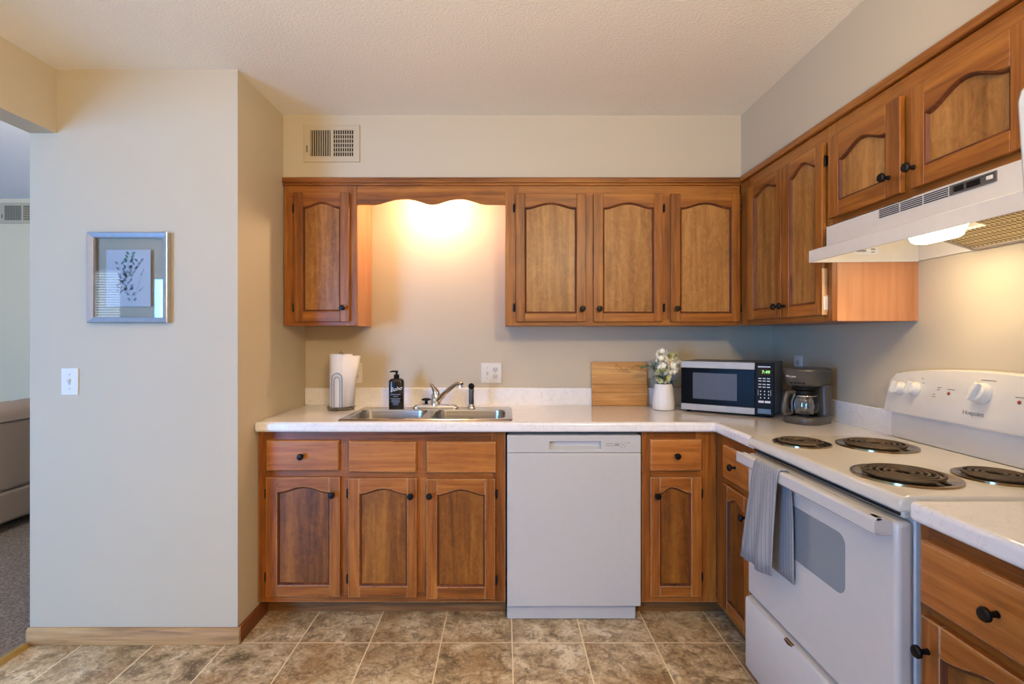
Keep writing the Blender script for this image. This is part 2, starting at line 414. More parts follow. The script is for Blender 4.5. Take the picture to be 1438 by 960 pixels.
# living room shell
sbox('wall_living_far', XLIV, XPL, YLIV, YLIV + .1, 0, 2.53, M['lwall'])
sbox('wall_living_left', XLIV - .1, XLIV, REAR - .1, YLIV + .1, 0, 5.2, M['lwall'])
b = MB(); s_ = .30; z0 = 2.53; z1 = z0 + s_ * (YLIV - REAR)
b.prism([(YLIV + .1, z0 - s_ * .1), (REAR - .1, z1 + s_ * .1), (REAR - .1, z1 + .2), (YLIV + .1, z0 + .1)], XLIV - .1, XPL + .05, 'x')
struct('ceiling_living', b, M['lceil'], smooth=False)
sbox('wall_partition_upper', XPL, XPL + .1, YP, YLIV, CEIL, 3.4, M['wall'])
sbox('wall_header_upper', XPL, XPL + .1, REAR, YP, CEIL + .9, 5.0, M['wall'])
# rear wall with three daylight openings
xs = [XLIV - .1, -5.66, -5.16, -4.72, -2.94, XR + .1]; zs = [0, .05, .9, 2.10, 2.25, 5.0]
def rear(i, j):
    if i == 1 and 2 <= j <= 3: return False
    if i == 3 and 1 <= j <= 2: return False
    return True
b = MB(); b.slab(xs, zs, rear, REAR - .1, REAR, plane='xz'); struct('wall_rear', b, M['wall'], smooth=False)
def window(name, x0, x1, z0, z1, blinds):
    b = MB(); t_ = .045
    b.slab([x0, x0 + t_, (x0 + x1) / 2 - .02, (x0 + x1) / 2 + .02, x1 - t_, x1], [z0, z0 + t_, z1 - t_, z1], lambda i, j: not (j == 1 and (i in (1, 3) or blinds and i == 2)), REAR - .085, REAR - .045, plane='xz')
    o = struct(name, b, M['white'], bevel=.004)
    b = MB(); b.box(x0 + t_, x1 - t_, REAR - .068, REAR - .064, z0 + t_, z1 - t_); b.build('window_pane', M['pane'], o)
    if blinds:
        b = MB(); z = z0 + .06
        while z < z1 - .06:
            b.prism([(REAR - .036, z - .006), (REAR - .006, z + .006), (REAR - .006, z + .008), (REAR - .036, z - .004)], x0 + .02, x1 - .02, 'x'); z += .034
        b.build('window_blind', M['white'], o, smooth=False)
window('window_1', -5.66, -5.16, .9, 2.25, True)
window('door_1', -4.72, -2.94, .05, 2.10, False)
# base boards and the strip between tile and carpet
b = MB(); b.prism([(YP, 0), (YP - .014, 0), (YP - .014, .058), (YP - .006, .070), (YP, .070)], XPL - .006, XL + .014, 'x')
struct('baseboard_partition', b, M['baseb'], bevel=.002)
b = MB(); b.box(XL, XL + .014, YP, 2.466, 0, .07); struct('baseboard_left', b, M['basebd'], bevel=.003)
b = MB(); b.prism([(-2.03, .008), (-2.022, .017), (-2.004, .016), (-1.994, .0), (-2.03, .0)], REAR + .02, YP - .03, 'y'); struct('trim_threshold', b, M['brass'])

# ================================================================== CABINETS
# local frame of a cabinet: x to the right along its front, y into the wall, z up, y = 0 on the face frame
def arch(x0, x1, zs, zp, n=22, c=.5):
    pts = []
    for k in range(n + 1):
        u = k / n; q = u / c * .5 if u < c else .5 + (u - c) / (1 - c) * .5
        q = min(1, max(0, (q - .04) / .92)); h = .5 - .5 * cos(2 * pi * q)
        pts.append((x0 + (x1 - x0) * u, zs + (zp - zs) * h ** .85))
    return pts

def knob(parent, x, z, y=-.020, r=.0145, name='knob', m=None):
    b = MB(); b.lathe([(.0075, 0), (.0062, .004), (.0055, .014), (.0085, .018), (r, .022), (r, .027), (r * .8, .031), (r * .3, .0325)], (x, y, z), (0, -1, 0), 16)
    return b.build(name, m or M['black'], parent)

def hinge(parent, x, z, y=-.004):
    b = MB(); b.tube([(x, y - .006, z - .022), (x, y - .006, z - .018), (x, y - .006, z + .018), (x, y - .006, z + .022)], [.002, .0045, .0045, .002], 8)
    b.box(x - .006, x + .006, y - .003, y + .0035, z - .017, z + .017)
    return b.build('hinge', M['black'], parent)

def door(root, x0, x1, z0, z1, p, kn, hg, mats, c=.5, T=.020, hz=(.16, .86)):
    """p = panel opening (x0, x1, z0, shoulder, peak)"""
    mv, mh, mp = mats; a0, a1, b0, s0, pk = p
    b = MB()
    b.box(x0, a0, -T, -.001, z0, z1, 0); b.box(a1, x1, -T, -.001, z0, z1, 0)
    b.box(a0, a1, -T, -.001, z0, b0, 1)
    cur = arch(a0, a1, s0, pk, c=c)
    b.prism(cur + [(a1, z1), (a0, z1)], -T, -.001, 'y', 1)
    d = b.build('door', [mv, mh], root, bevel=.0025)
    # moulded edge round the opening
    path = [(a0, b0)] + cur + [(a1, b0)]
    cx_, cz_ = (a0 + a1) / 2, (b0 + s0) / 2
    def inset(q, e): return (q[0] + (e if q[0] < cx_ - (a1 - a0) * .49 else -e if q[0] > cx_ + (a1 - a0) * .49 else 0), q[1] + (e if q[1] < cz_ else -e))
    b = MB(); n = len(path)
    l0 = [(q[0], -T + .0012, q[1]) for q in path]; i3 = [inset(q, .004) for q in path]; i6 = [inset(q, .009) for q in path]
    l1 = [(q[0], -T + .0025, q[1]) for q in i3]; l2 = [(q[0], -.008, q[1]) for q in i6]; vs = l0 + l1 + l2; fs = []
    for k in range(2):
        for i in range(n):
            j = (i + 1) % n; fs.append((k * n + i, k * n + j, (k + 1) * n + j, (k + 1) * n + i))
    b.add(vs, fs); b.build('panel_bead', M['bead'], d, smooth=False)
    b = MB(); b.box(a0 - .004, a1 + .004, -.0085, -.003, b0 - .004, pk + .004); b.build('door_panel', mp, d, smooth=False)
    if kn: knob(d, kn[0], kn[1], -T)
    if hg is not None:
        for q in hz: hinge(d, hg, z0 + (z1 - z0) * q)
    return d

def drawer(root, x0, x1, z0, z1, mh, kn=True, tilt=0):
    b = MB(); T = .020
    y0, y1 = -T, -.001
    def rr(e, y): return [(x0 + e, y, z0 + e), (x1 - e, y, z0 + e), (x1 - e, y, z1 - e), (x0 + e, y, z1 - e)]
    b.loft([rr(0, y1), rr(0, -.014), rr(.005, y0)])
    d = b.build('drawer_front', mh, root, bevel=.0012, seg=1)
    if tilt:
        d.data.transform(Matrix.Translation(((x0 + x1) / 2, 0, (z0 + z1) / 2)) @ Matrix.Rotation(tilt, 4, 'Y') @ Matrix.Translation((-(x0 + x1) / 2, 0, -(z0 + z1) / 2)))
    if kn: knob(d, (x0 + x1) / 2, (z0 + z1) / 2)
    return d

def carcass(root, W, D, z0, z1, m, y0=.019):
    b = MB(); t_ = .014
    b.box(0, t_, y0, D, z0, z1); b.box(W - t_, W, y0, D, z0, z1)
    b.box(t_, W - t_, y0, D, z0, z0 + t_); b.box(t_, W - t_, y0, D, z1 - t_, z1); b.box(t_, W - t_, D - .008, D, z0 + t_, z1 - t_)
    return b.build('carcass', m, root, smooth=False)

def face(root, xs, zs, hole, mv, mh):
    """face frame: a grid of stiles and rails with openings"""
    b = MB(); nx, nz = len(xs) - 1, len(zs) - 1
    b.slab(xs, zs, lambda i, j: not hole(i, j), 0, .0185, plane='xz', m=lambda i, j: 1 if (j % 2 == 0 and 0 < i < nx - 1) else 0)
    return b.build('face_frame', [mv, mh], root, bevel=.0012, seg=1)

UP = (M['uv'], M['uh'], M['up']); LO = (M['lv'], M['lh'], M['lp'])
YU = 2.664                                     # face frames of the wall cabinets on the back wall
SU = F / 2.644                                 # scale at their doors
def ux(px): return (px - CX) / SU
def uz(py): return EYE - (py - CY) / SU
ZT, ZB = 2.088, 1.362

# wall cabinet left of the window recess
x0 = -1.128; c_ = thing('wall_cabinet', 'small single-door wall cabinet left of the scalloped valance, over the paper towels', 'cabinet', (x0, YU, 0), 0)
L = lambda px: ux(px) - x0
W_ = -.755 - x0
carcass(c_, W_ - .0165, YB - YU - .001, ZB, ZT, M['uv'])
face(c_, [0, .024, L(418), L(484), W_], [ZB, uz(447), uz(276), ZT], lambda i, j: j == 1 and i == 2, M['uv'], M['uh'])
b = MB(); b.box(W_ - .016, W_, .019, YB - YU - .001, ZB, ZT); q = b.build('side_panel', M['maple'], c_, smooth=False); q['label'] = 'pale side panel'
door(c_, L(412.5), L(490), uz(451.5), uz(270), (L(425), L(477.5), uz(437), uz(290), uz(283)), (L(482.5), uz(432)), L(410.5), UP, hz=(.11, .88))

# three-door wall cabinet
x0 = .006; c_ = thing('wall_cabinet', 'wide wall cabinet with three arched doors right of the scalloped valance', 'cabinet', (x0, YU, 0), 0)
L = lambda px: ux(px) - x0
W_ = 1.208 - x0
carcass(c_, W_, YB - YU - .001, ZB, ZT, M['uv'])
face(c_, [0, L(729), L(818), L(838), L(926), L(947), L(1036), W_], [ZB, uz(447), uz(277), ZT], lambda i, j: j == 1 and i in (1, 3, 5), M['uv'], M['uh'])
zz = (uz(451.5), uz(271.5))
for (d0, d1, a0, a1, kx, hx) in ((724.4, 823, 737, 810, 817.5, 721.8), (833.5, 931, 847, 919, 841.2, 933.6), (942.4, 1040, 955.6, 1028, 949.5, 1042)):
    door(c_, L(d0), L(d1), zz[0], zz[1], (L(a0), L(a1), uz(439.6), uz(291), uz(284)), (L(kx), uz(433.5)), L(hx), UP, hz=(.11, .89))

# valance between them
x0 = -.7545; x1 = .0055; b = MB(); k = F / YU
key = [(502, 286.7), (526, 286.7), (533, 285.5), (543, 282.5), (553, 280), (563, 279), (573, 279), (583, 280.5), (591, 283), (599, 285.8), (607, 286.8), (615, 285.8), (622, 283.5),
       (631, 280.5), (641, 279), (651, 279), (659, 280.5), (667, 283), (675, 285.8), (683, 286.8), (709, 286.8)]
pl = [((p[0] - CX) / k, EYE - (p[1] - CY) / k) for p in key]; pl[0] = (x0, pl[0][1]); pl[-1] = (x1, pl[-1][1])
b.prism(pl + [(x1, ZT), (x0, ZT)], YU + .001, YU + .019, 'y')
o = b.build('valance', M['uh'], None, bevel=.0012, seg=1)
tag(o, 'scalloped wooden valance board spanning above the sink between two wall cabinets', 'valance')

# wall cabinets on the right wall
XU = 1.212
c_ = thing('wall_cabinet', 'tall two-door wall cabinet on the right wall between the corner and the range hood', 'cabinet', (XU, 2.6625, 0), -pi / 2)
carcass(c_, .7415 - .0165, XR - XU - .001, ZB, ZT, M['uv'])
b = MB(); b.box(.7415 - .016, .7415, .019, XR - XU - .001, ZB, 1.7105); q = b.build('side_panel', M['maple'], c_, smooth=False); q['label'] = 'pale side panel'
face(c_, [0, .13, .40, .45, .69, .7415], [ZB, 1.40, 2.02, ZT], lambda i, j: j == 1 and i in (1, 3), M['uv'], M['uh'])
zz = (1.386, 2.032)
door(c_, .112, .422, *zz, (.17, .38, 1.430, 1.975, 2.000), (.402, 1.434), .108, UP, hz=(.11, .89))
d = door(c_, .430, .712, *zz, (.485, .668, 1.430, 1.965, 2.000), (.452, 1.434), .716, UP, hz=(.89,))
b = MB(); b.box(.7122, .7140, -.020, -.001, 1.386, 1.56); q = b.build('bare_edge', M['rawedge'], d, smooth=False); q['label'] = 'bare unstained wood edge'
b = MB(); b.box(.7142, .7170, -.016, .0, 1.405, 1.455); b.box(.7142, .7165, -.004, -.0005, 1.40, 1.46); q = b.build('hinge_plate', M['plastic'], d, bevel=.002); q['label'] = 'pale hinge plate'

c_ = thing('wall_cabinet', 'short two-door wall cabinet above the range hood', 'cabinet', (XU, 2.6625, 0), -pi / 2)
b = MB(); w0, w1 = .7425, 1.52
b.box(w0, w1, .019, XR - XU - .001, 1.712, ZT); b.build('carcass', M['uv'], c_, smooth=False)
face(c_, [w0, .775, 1.05, 1.155, 1.48, w1], [1.712, 1.77, 2.00, ZT], lambda i, j: j == 1 and i in (1, 3), M['uv'], M['uh'])
door(c_, .748, 1.096, 1.737, 2.030, (.805, 1.035, 1.790, 1.940, 1.975), (1.052, 1.795), None, UP)
door(c_, 1.136, 1.494, 1.737, 2.030, (1.185, 1.437, 1.790, 1.940, 1.980), (1.150, 1.795), None, UP)

# ---- base cabinets on the back wall
YF = 2.393; SF = F / 2.373
def bx(px): return (px - CX) / SF
def bz(py): return EYE - (py - CY) / SF
ZC0, ZC1 = .084, .871
def kick(root, x0, x1, y=.078):
    b = MB(); b.box(x0, x1, y, y + .016, .0005, ZC0 - .0005); q = b.build('toe_kick', M['kick'], root, smooth=False); return q

x0 = -1.1325; W_ = .006 - x0; c_ = thing('base_cabinet', 'long sink base cabinet with three arched doors left of the white dishwasher', 'cabinet', (x0, YF, 0), 0)
L = lambda px: bx(px) - x0
b = MB(); Dp = YB - YF - .001
b.box(0, .014, .019, Dp, ZC0, ZC1); b.box(W_ - .014, W_, .019, Dp, ZC0, ZC1); b.box(.014, W_ - .014, .019, Dp, ZC0, ZC0 + .014); b.box(.014, W_ - .014, Dp - .01, Dp, ZC0 + .014, ZC1)
b.build('carcass', M['lv'], c_, smooth=False)
face(c_, [0, L(379), L(470), L(495), L(577), L(604), L(690), W_], [ZC0, bz(833), bz(676), bz(657), bz(624), ZC1], lambda i, j: j in (1, 3) and i in (1, 3, 5), M['lv'], M['lh'])
kick(c_, 0, W_)
drawer(c_, L(373), L(475.2), bz(661.4), bz(618.2), M['drw'])
drawer(c_, L(489), L(584.2), bz(663.4), bz(619.9), M['drw'], kn=False, tilt=radians(.8))
drawer(c_, L(598.6), L(696.6), bz(664), bz(620.3), M['drw'], kn=False)
door(c_, L(373), L(477), bz(838), bz(670), (L(389), L(462.5), bz(821.5), bz(691), bz(683.5)), (L(466.4) + .004, bz(693.5)), L(371.3), LO, hz=(.16, .86))
door(c_, L(488.7), L(585), bz(839), bz(671.5), (L(504.5), L(571.6), bz(823), bz(693), bz(686)), (L(577.4), bz(695)), L(487), LO, hz=(.15, .87))
door(c_, L(598.6), L(695.3), bz(841), bz(672.5), (L(613.5), L(681), bz(824), bz(694.5), bz(687)), (L(603.5), bz(695)), L(697.2), LO, hz=(.15, .87))

x0 = .633; W_ = .976 - x0; c_ = thing('base_cabinet', 'narrow base cabinet with one drawer and one door right of the dishwasher', 'cabinet', (x0, YF, 0), 0)
L = lambda px: bx(px) - x0
b = MB(); b.box(0, W_, .019, Dp, ZC0, ZC1); b.build('carcass', M['lv'], c_, smooth=False)
face(c_, [0, L(919), L(979), W_], [ZC0, bz(833), bz(676), bz(657), bz(622), ZC1], lambda i, j: j in (1, 3) and i == 1, M['lv'], M['lh'])
kick(c_, 0, W_ + .06)
drawer(c_, L(913.5), L(986), bz(661.3), bz(617), M['drw'])
door(c_, L(913.5), L(985.3), bz(838), bz(670), (L(927), L(971), bz(823), bz(692), bz(684)), (L(922), bz(694.8)), L(987), LO, c=.36, hz=(.16, .86))

# ---- base cabinets on the right wall
XF = .978
c_ = thing('base_cabinet', 'slim base cabinet in the corner at the far side of the white range', 'cabinet', (XF, YF - .001, 0), -pi / 2)
W_ = .388
b = MB(); b.box(0, W_, .019, XR - XF - .001, ZC0, ZC1); b.build('carcass', M['lv'], c_, smooth=False)
face(c_, [0, .12, .345, W_], [ZC0, .125, .64, .70, .82, ZC1], lambda i, j: j in (1, 3) and i == 1, M['lv'], M['lh'])
kick(c_, .0, W_, .055)
drawer(c_, .110, .362, .690, .832, M['drw'])
door(c_, .110, .362, .118, .664, (.155, .315, .165, .600, .625), (.338, .588), None, LO)

c_ = thing('base_cabinet', 'base cabinet at the near side of the white range, drawer above its door', 'cabinet', (XF, 1.222, 0), -pi / 2)
W_ = .42
b = MB(); b.box(0, W_, .019, XR - XF - .001, ZC0, ZC1); b.build('carcass', M['lv'], c_, smooth=False)
face(c_, [0, .035, .39, W_], [ZC0, .125, .64, .70, .82, ZC1], lambda i, j: j in (1, 3) and i == 1, M['lv'], M['lh'])
kick(c_, .0, W_, .055)
drawer(c_, .022, .402, .690, .835, M['drw'])
door(c_, .026, .402, .118, .664, (.078, .350, .165, .595, .625), (.046, .590), None, LO)

# ================================================================== WORKTOPS AND SINK
ZW = .918
sx0, sx1, sy0, sy1 = -.770, .040, 2.392, 2.846          # sink outline
xs = [XL + .001, sx0 + .015, sx1 - .015, .950, XR - .001]; ys = [1.996, 2.350, sy0 + .012, sy1 - .015, YB - .001]
b = MB(); b.slab(xs, ys, lambda i, j: (i == 3 or j >= 1) and not (i == 1 and j == 2), .872, ZW)
o = b.build('countertop', M['counter'], None, bevel=.012, seg=4)
tag(o, 'long L-shaped pale speckled worktop running from the left wall to the range', 'countertop')
b = MB(); b.box(XL + .002, XR - .021, YB - .021, YB - .001, ZW - .001, 1.016); b.box(XR - .021, XR - .001, 1.996, YB - .001, ZW - .001, 1.016)
b.build('backsplash', M['counter'], o, bevel=.005, seg=3)
b = MB(); b.box(.950, XR - .001, .80, 1.224, .872, ZW)
o = b.build('countertop', M['counter'], None, bevel=.012, seg=4); tag(o, 'short pale worktop piece at the near side of the range', 'countertop')
b = MB(); b.box(XR - .021, XR - .001, .80, 1.224, ZW - .001, 1.016); b.build('backsplash', M['counter'], o, bevel=.005, seg=3)

c_ = thing('sink', 'stainless steel double bowl sink set into the worktop', 'sink', ((sx0 + sx1) / 2, (sy0 + sy1) / 2, ZW))
ox, oy = -(sx0 + sx1) / 2, -(sy0 + sy1) / 2
zr = .006; b = MB(); n_ = 5
cells = [(sx0 + .012, -.372, sy0 + .010, 2.742), (-.372, sx1 - .012, sy0 + .010, 2.742)]
bowls = [(-.738, -.392, 2.420, 2.722, .055), (-.352, .006, 2.420, 2.722, .055)]
for (ce, bo) in zip(cells, bowls):
    ring = rrect(*bo, n_); cor = [(ce[1], ce[3]), (ce[0], ce[3]), (ce[0], ce[2]), (ce[1], ce[2])]
    outer = [cor[k // (n_ + 1)] for k in range(len(ring))]
    b.loft([[(p[0] + ox, p[1] + oy, zr) for p in outer], [(p[0] + ox, p[1] + oy, zr) for p in ring], [(p[0] + ox, p[1] + oy, zr - .006) for p in rrect(bo[0] + .003, bo[1] - .003, bo[2] + .003, bo[3] - .003, .052, n_)]], 0, False, False)
b.add([(sx0 + .012 + ox, 2.742 + oy, zr), (sx1 - .012 + ox, 2.742 + oy, zr), (sx1 - .012 + ox, sy1 - .010 + oy, zr), (sx0 + .012 + ox, sy1 - .010 + oy, zr)], [(0, 1, 2, 3)])
R0 = rrect(sx0 + .012, sx1 - .012, sy0 + .010, sy1 - .010, .001, 5); R1 = rrect(sx0, sx1, sy0, sy1, .022, 5)
b.loft([[(p[0] + ox, p[1] + oy, zr) for p in R0], [(p[0] + ox, p[1] + oy, .0035) for p in rrect(sx0 + .003, sx1 - .003, sy0 + .003, sy1 - .003, .02, 5)], [(p[0] + ox, p[1] + oy, .0005) for p in R1]], 0, False, False)
b.build('sink_rim', M['steel'], c_, angle=50)
for bo in bowls:
    b = MB(); lo = []
    for (e, z, r) in ((.003, 0, .052), (.006, -.03, .052), (.014, -.135, .052), (.028, -.158, .045), (.06, -.166, .03)):
        lo.append([(p[0] + ox, p[1] + oy, z) for p in rrect(bo[0] + e, bo[1] - e, bo[2] + e, bo[3] - e, r, n_)])
    b.loft(lo, 0, False, True); q = b.build('bowl', M['steel'], c_, angle=60)
    b = MB(); b.lathe([(.042, 0), (.042, .003), (.030, .003), (.028, .001), (.004, .001)], ((bo[0] + bo[1]) / 2 + ox, (bo[2] + bo[3]) / 2 + oy, -.166), n=24); b.build('drain', M['chrome'], q)

# faucet, sprayer, stopper
ZD = ZW + .0065
fx, fy = -.367, 2.790
c_ = thing('faucet', 'chrome single-lever kitchen faucet behind the two sink bowls', 'faucet', (fx, fy, ZD))
b = MB(); pl = rrect(-.124, .124, -.028, .028, .027, 6)
b.loft([[(p[0], p[1], z) for p in [(q[0] * s_, q[1] * s_) for q in pl]] for (z, s_) in ((0, 1), (.006, 1), (.014, .93), (.019, .8))]); b.build('base_plate', M['chrome'], c_)
b = MB(); b.lathe([(.031, .012), (.029, .03), (.025, .045), (.024, .066), (.020, .076), (.010, .082)], n=24); b.build('faucet_body', M['chrome'], c_)
b = MB(); b.tube([(.006, -.004, .030), (.030, -.028, .058), (.062, -.066, .090), (.096, -.104, .120), (.116, -.126, .136), (.132, -.142, .143), (.146, -.156, .143), (.152, -.162, .139)], [.015, .0155, .014, .0125, .012, .012, .0125, .011], 14); q = b.build('spout', M['chrome'], c_)
b = MB(); b.lathe([(.0125, 0), (.0125, .012), (.010, .014)], (.146, -.156, .123), n=16); b.build('aerator', M['chrome'], q)
b = MB(); b.tube([(.004, -.002, .070), (.000, -.004, .088), (-.010, -.008, .106), (-.018, -.013, .120), (-.028, -.020, .128)], [.021, .019, .013, .010, .007], 12); b.build('lever', M['chrome'], c_)

c_ = thing('sink_sprayer', 'black pull-out sink sprayer standing right of the faucet', 'sprayer', (-.176, 2.790, ZD))
b = MB(); b.lathe([(.024, 0), (.023, .006), (.018, .012), (.015, .020)], n=20); q = b.build('collar', M['chrome'], c_); q['label'] = 'chrome collar'
b = MB(); b.lathe([(.0135, .018), (.0145, .03), (.0135, .07), (.0145, .098), (.0135, .104)], n=18); b.build('handle', M['greyp'], c_)
b = MB(); b.lathe([(.010, -.012), (.015, -.006), (.017, .004), (.016, .016), (.012, .020)], (0, 0, .112), (0, -.8, .35), 18); b.build('spray_head', M['blackp'], c_)

c_ = thing('sink_stopper', 'black rubber sink stopper with knob lying left of the faucet', 'stopper', (-.430, 2.868, ZW + .0005))
b = MB(); b.lathe([(.042, 0), (.046, .005), (.044, .012), (.020, .017), (.010, .018)], n=28); b.build('disc', M['blackp'], c_)
b = MB(); b.lathe([(.008, .016), (.008, .034), (.026, .038), (.027, .043), (.016, .048)], n=20); b.build('grip', M['blackp'], c_)

# ================================================================== APPLIANCES
# dishwasher
c_ = thing('dishwasher', 'white built-in dishwasher under the worktop', 'dishwasher', (.0135, 2.372, 0))
W_ = .611
b = MB(); b.box(.004, W_ - .004, .034, .58, .075, .856); b.build('tub', M['dwwhite'], c_, smooth=False)
b = MB(); b.slab([0, .195, .427, W_], [.7745, .790, .826, .855], lambda i, j: not (i == 1 and j == 1), 0, .033, plane='xz')
q = b.build('control_panel', M['dwwhite'], c_, bevel=.004, seg=3)
b = MB(); x0, x1, z0, z1 = .1955, .4265, .7905, .8255
b.box(x0, x1, .026, .0315, z0, z1); b.prism([(.002, z0), (.026, z0), (.026, z0 + .012)], x0, x1, 'x'); b.build('handle_pocket', M['white'], q, smooth=False)
b = MB()
for k in range(4): b.box(.452 + k * .010, .458 + k * .010, -.0006, .0, .816, .8185); b.box(.452 + k * .010, .458 + k * .010, -.0006, .0, .806, .8085)
for k in range(3): b.box(.494 + k * .006, .497 + k * .006, -.0006, .0, .806, .818)
for k in range(20):
    a = 2 * pi * k / 20
    if k % 5: b.box(.528 + .013 * cos(a) - .001, .528 + .013 * cos(a) + .001, -.0006, 0, .811 + .013 * sin(a) - .001, .811 + .013 * sin(a) + .001)
b.box(.523, .533, -.0006, 0, .811, .813); b.box(.546, .560, -.0006, 0, .820, .8218)
b.build('control_marks', M['inkd'], q, smooth=False)
b = MB(); b.box(0, W_, 0, .033, .074, .7735); b.build('door', M['dwwhite'], c_, bevel=.004, seg=3)
b = MB(); b.box(0, W_ - .018, .030, .048, .002, .072); b.build('toe_panel', M['dwwhite'], c_, bevel=.002)

# range
Y0 = 1.990; X0 = .930
c_ = thing('range', 'white freestanding electric coil range between the two worktops', 'stove', (X0, Y0, 0), -pi / 2)
b = MB(); b.box(.006, .756, .045, .588, .035, .890); b.build('body', M['white'], c_, bevel=.004)
b = MB(); b.box(.02, .742, .05, .5, .001, .035); b.build('base_plinth', M['dark'], c_, smooth=False)
b = MB(); b.prism([(.004, .888), (.004, .905), (.012, .922), (.03, .9255), (.548, .9255), (.548, .888)], 0, .762, 'x'); b.box(.012, .75, .022, .045, .868, .888)
b.build('cooktop', M['almond'], c_, bevel=.005, seg=3)
b = MB()
b.box(.02, .742, .018, .0216, .873, .880)
b.build('vent_slots', M['dark'], c_, smooth=False)
d = MB(); d.box(.003, .759, 0, .042, .330, .862); d = d.build('oven_door', M['white'], c_, bevel=.012, seg=4)
pl = rrect(.19, .572, .592, .760, .03, 6); b = MB(); b.prism(pl, -.0015, .002, 'y'); b.build('oven_window', M['oglass'], d)
pl = rrect(.182, .580, .584, .768, .036, 6)
b = MB(); b.prism([(-.040, .826), (-.046, .832), (-.046, .864), (-.040, .869), (-.024, .869), (-.024, .862), (-.036, .860), (-.036, .834), (-.030, .826)], .008, .746, 'x')
for x in (.008, .716): b.prism([(-.024, .869), (.001, .860), (.001, .826), (-.040, .826), (-.040, .869)], x, x + .030, 'x')
b.build('door_handle', M['white'], d, bevel=.002)
d = MB(); d.prism([(.042, .045), (-.004, .045), (-.008, .052), (-.008, .306), (-.004, .314), (.016, .320), (.042, .320)], .003, .759, 'x'); d = d.build('storage_drawer', M['white'], c_, bevel=.002)
b = MB(); b.box(.28, .325, -.0062, .012, .3135, .3148); b.prism([(.28, .306), (.30, .302), (.325, .309), (.32, .3125), (.28, .3125)], -.0092, -.0078, 'y')
q = b.build('rust_chip', M['rust'], d, smooth=False); q.data.transform(Matrix.Translation((0, 0, .0005))); q['label'] = 'rust brown chipped paint'
# burners: (Y, X, coil radius)
def burner(y, x, r, turns):
    lx, ly = Y0 - y, x - X0; z = .9265
    b = MB(); N = int(turns * 28); pts = []
    for k in range(N + 1):
        a = 2 * pi * k / 28; q = .018 + (r * .80 - .018) * k / N
        pts.append((lx + q * cos(a), ly + q * sin(a), z + .009))
    pts.append((lx + r * .90, ly + .012, z + .002))
    b.tube(pts, .0047, 6)
    for a in (.5, 2.6, 4.7): b.tube([(lx, ly, z + .002), (lx + r * .82 * cos(a), ly + r * .82 * sin(a), z + .002)], .003, 5)
    o = b.build('burner_coil', M['coil'], c_)
    b = MB(); b.lathe([(r * 1.0, -.0008), (r * .995, .0045), (r * .93, .0055), (r * .87, .0015), (r * .5, -.0002), (.012, -.0002)], (lx, ly, z), n=44, cap=False); q = b.build('drip_pan', M['pan'], o, angle=60); q['label'] = 'bright metal drip pan'
burner(1.838, 1.052, .093, 4); burner(1.795, 1.285, .121, 5); burner(1.404, 1.082, .124, 5); burner(1.392, 1.318, .095, 4)
# backguard
b = MB(); b.box(.010, .752, .545, .5985, .9250, 1.022); b.build('riser', M['white'], c_, bevel=.004)
b = MB(); lo = []; N = 32
for k in range(N + 1):
    x = .002 + .758 * k / N; u = 2 * k / N - 1
    zt = 1.197 - .030 * u * u; e = min(x - .002, .760 - x)
    if e < .03: zt -= .03 - math.sqrt(max(0, .03 ** 2 - (.03 - e) ** 2))
    zt = max(zt, 1.06); f = (zt - 1.022) / .175
    lo.append([(x, .524, 1.022), (x, .522, 1.030), (x, .524 + .034 * f, 1.022 + .97 * (zt - 1.022)), (x, .530 + .038 * f, zt), (x, .590, zt), (x, .5985, zt - .01), (x, .5985, 1.022)])
b.loft(lo); g = b.build('backguard', M['almond'], c_, angle=45)
def on_panel(z): return .522 + .037 * (z - 1.030) / .165
tilt = math.atan2(.037, .165); nrm = Vector((0, -cos(tilt), sin(tilt)))
def range_knob(lx, z, r, turn):
    b = MB(); base = Vector((lx, on_panel(z), z))
    b.lathe([(r * 1.12, 0), (r * 1.1, .005), (r, .009), (r * .9, .022), (r * .8, .025)], base, nrm, 24)
    up = Vector((0, sin(tilt), cos(tilt))); sd = Vector((1, 0, 0)); d1 = (up * cos(turn) + sd * sin(turn)); d2 = nrm.cross(d1)
    B = base + nrm * .024
    lo = []
    for (h, w, l) in ((0, .30, .98), (.008, .26, .98), (.014, .16, .90)):
        lo.append([tuple(B + nrm * h + d2 * (sx_ * w * r) + d1 * (sy_ * l * r)) for sx_, sy_ in ((-1, -1), (1, -1), (1, 1), (-1, 1))])
    b.loft(lo); return b.build('knob', M['plastic'], c_, bevel=.002)
range_knob(.062, 1.112, .023, .3); range_knob(.130, 1.117, .023, .3); range_knob(.632, 1.117, .023, .3); range_knob(.700, 1.112, .023, .3)
range_knob(.388, 1.128, .030, .35)
for lx in (.270, .506):
    b = MB(); b.lathe([(.0058, 0), (.005, .002), (.002, .003)], Vector((lx, on_panel(1.115), 1.115)), nrm, 12); q = b.build('indicator_light', M['red'], c_); q['label'] = 'small red indicator light'
prot = (pi / 2 - tilt, 0, 0)
lettering('Hotpoint', .020, M['inkl'], g, (.372, on_panel(1.064) - .0008, 1.064), prot)
for (x0, x1, z) in ((.262, .290, 1.128), (.205, .222, 1.098), (.208, .218, 1.106), (.222, .236, 1.130), (.222, .232, 1.123), (.375, .425, 1.168), (.492, .522, 1.128), (.155, .163, 1.140), (.150, .156, 1.155)):
    b = MB(); y = on_panel(z) - .0008; b.box(x0, x1, y - .0003, y + .001, z, z + .0022); b.build('panel_mark', M['inkl'], g, smooth=False)

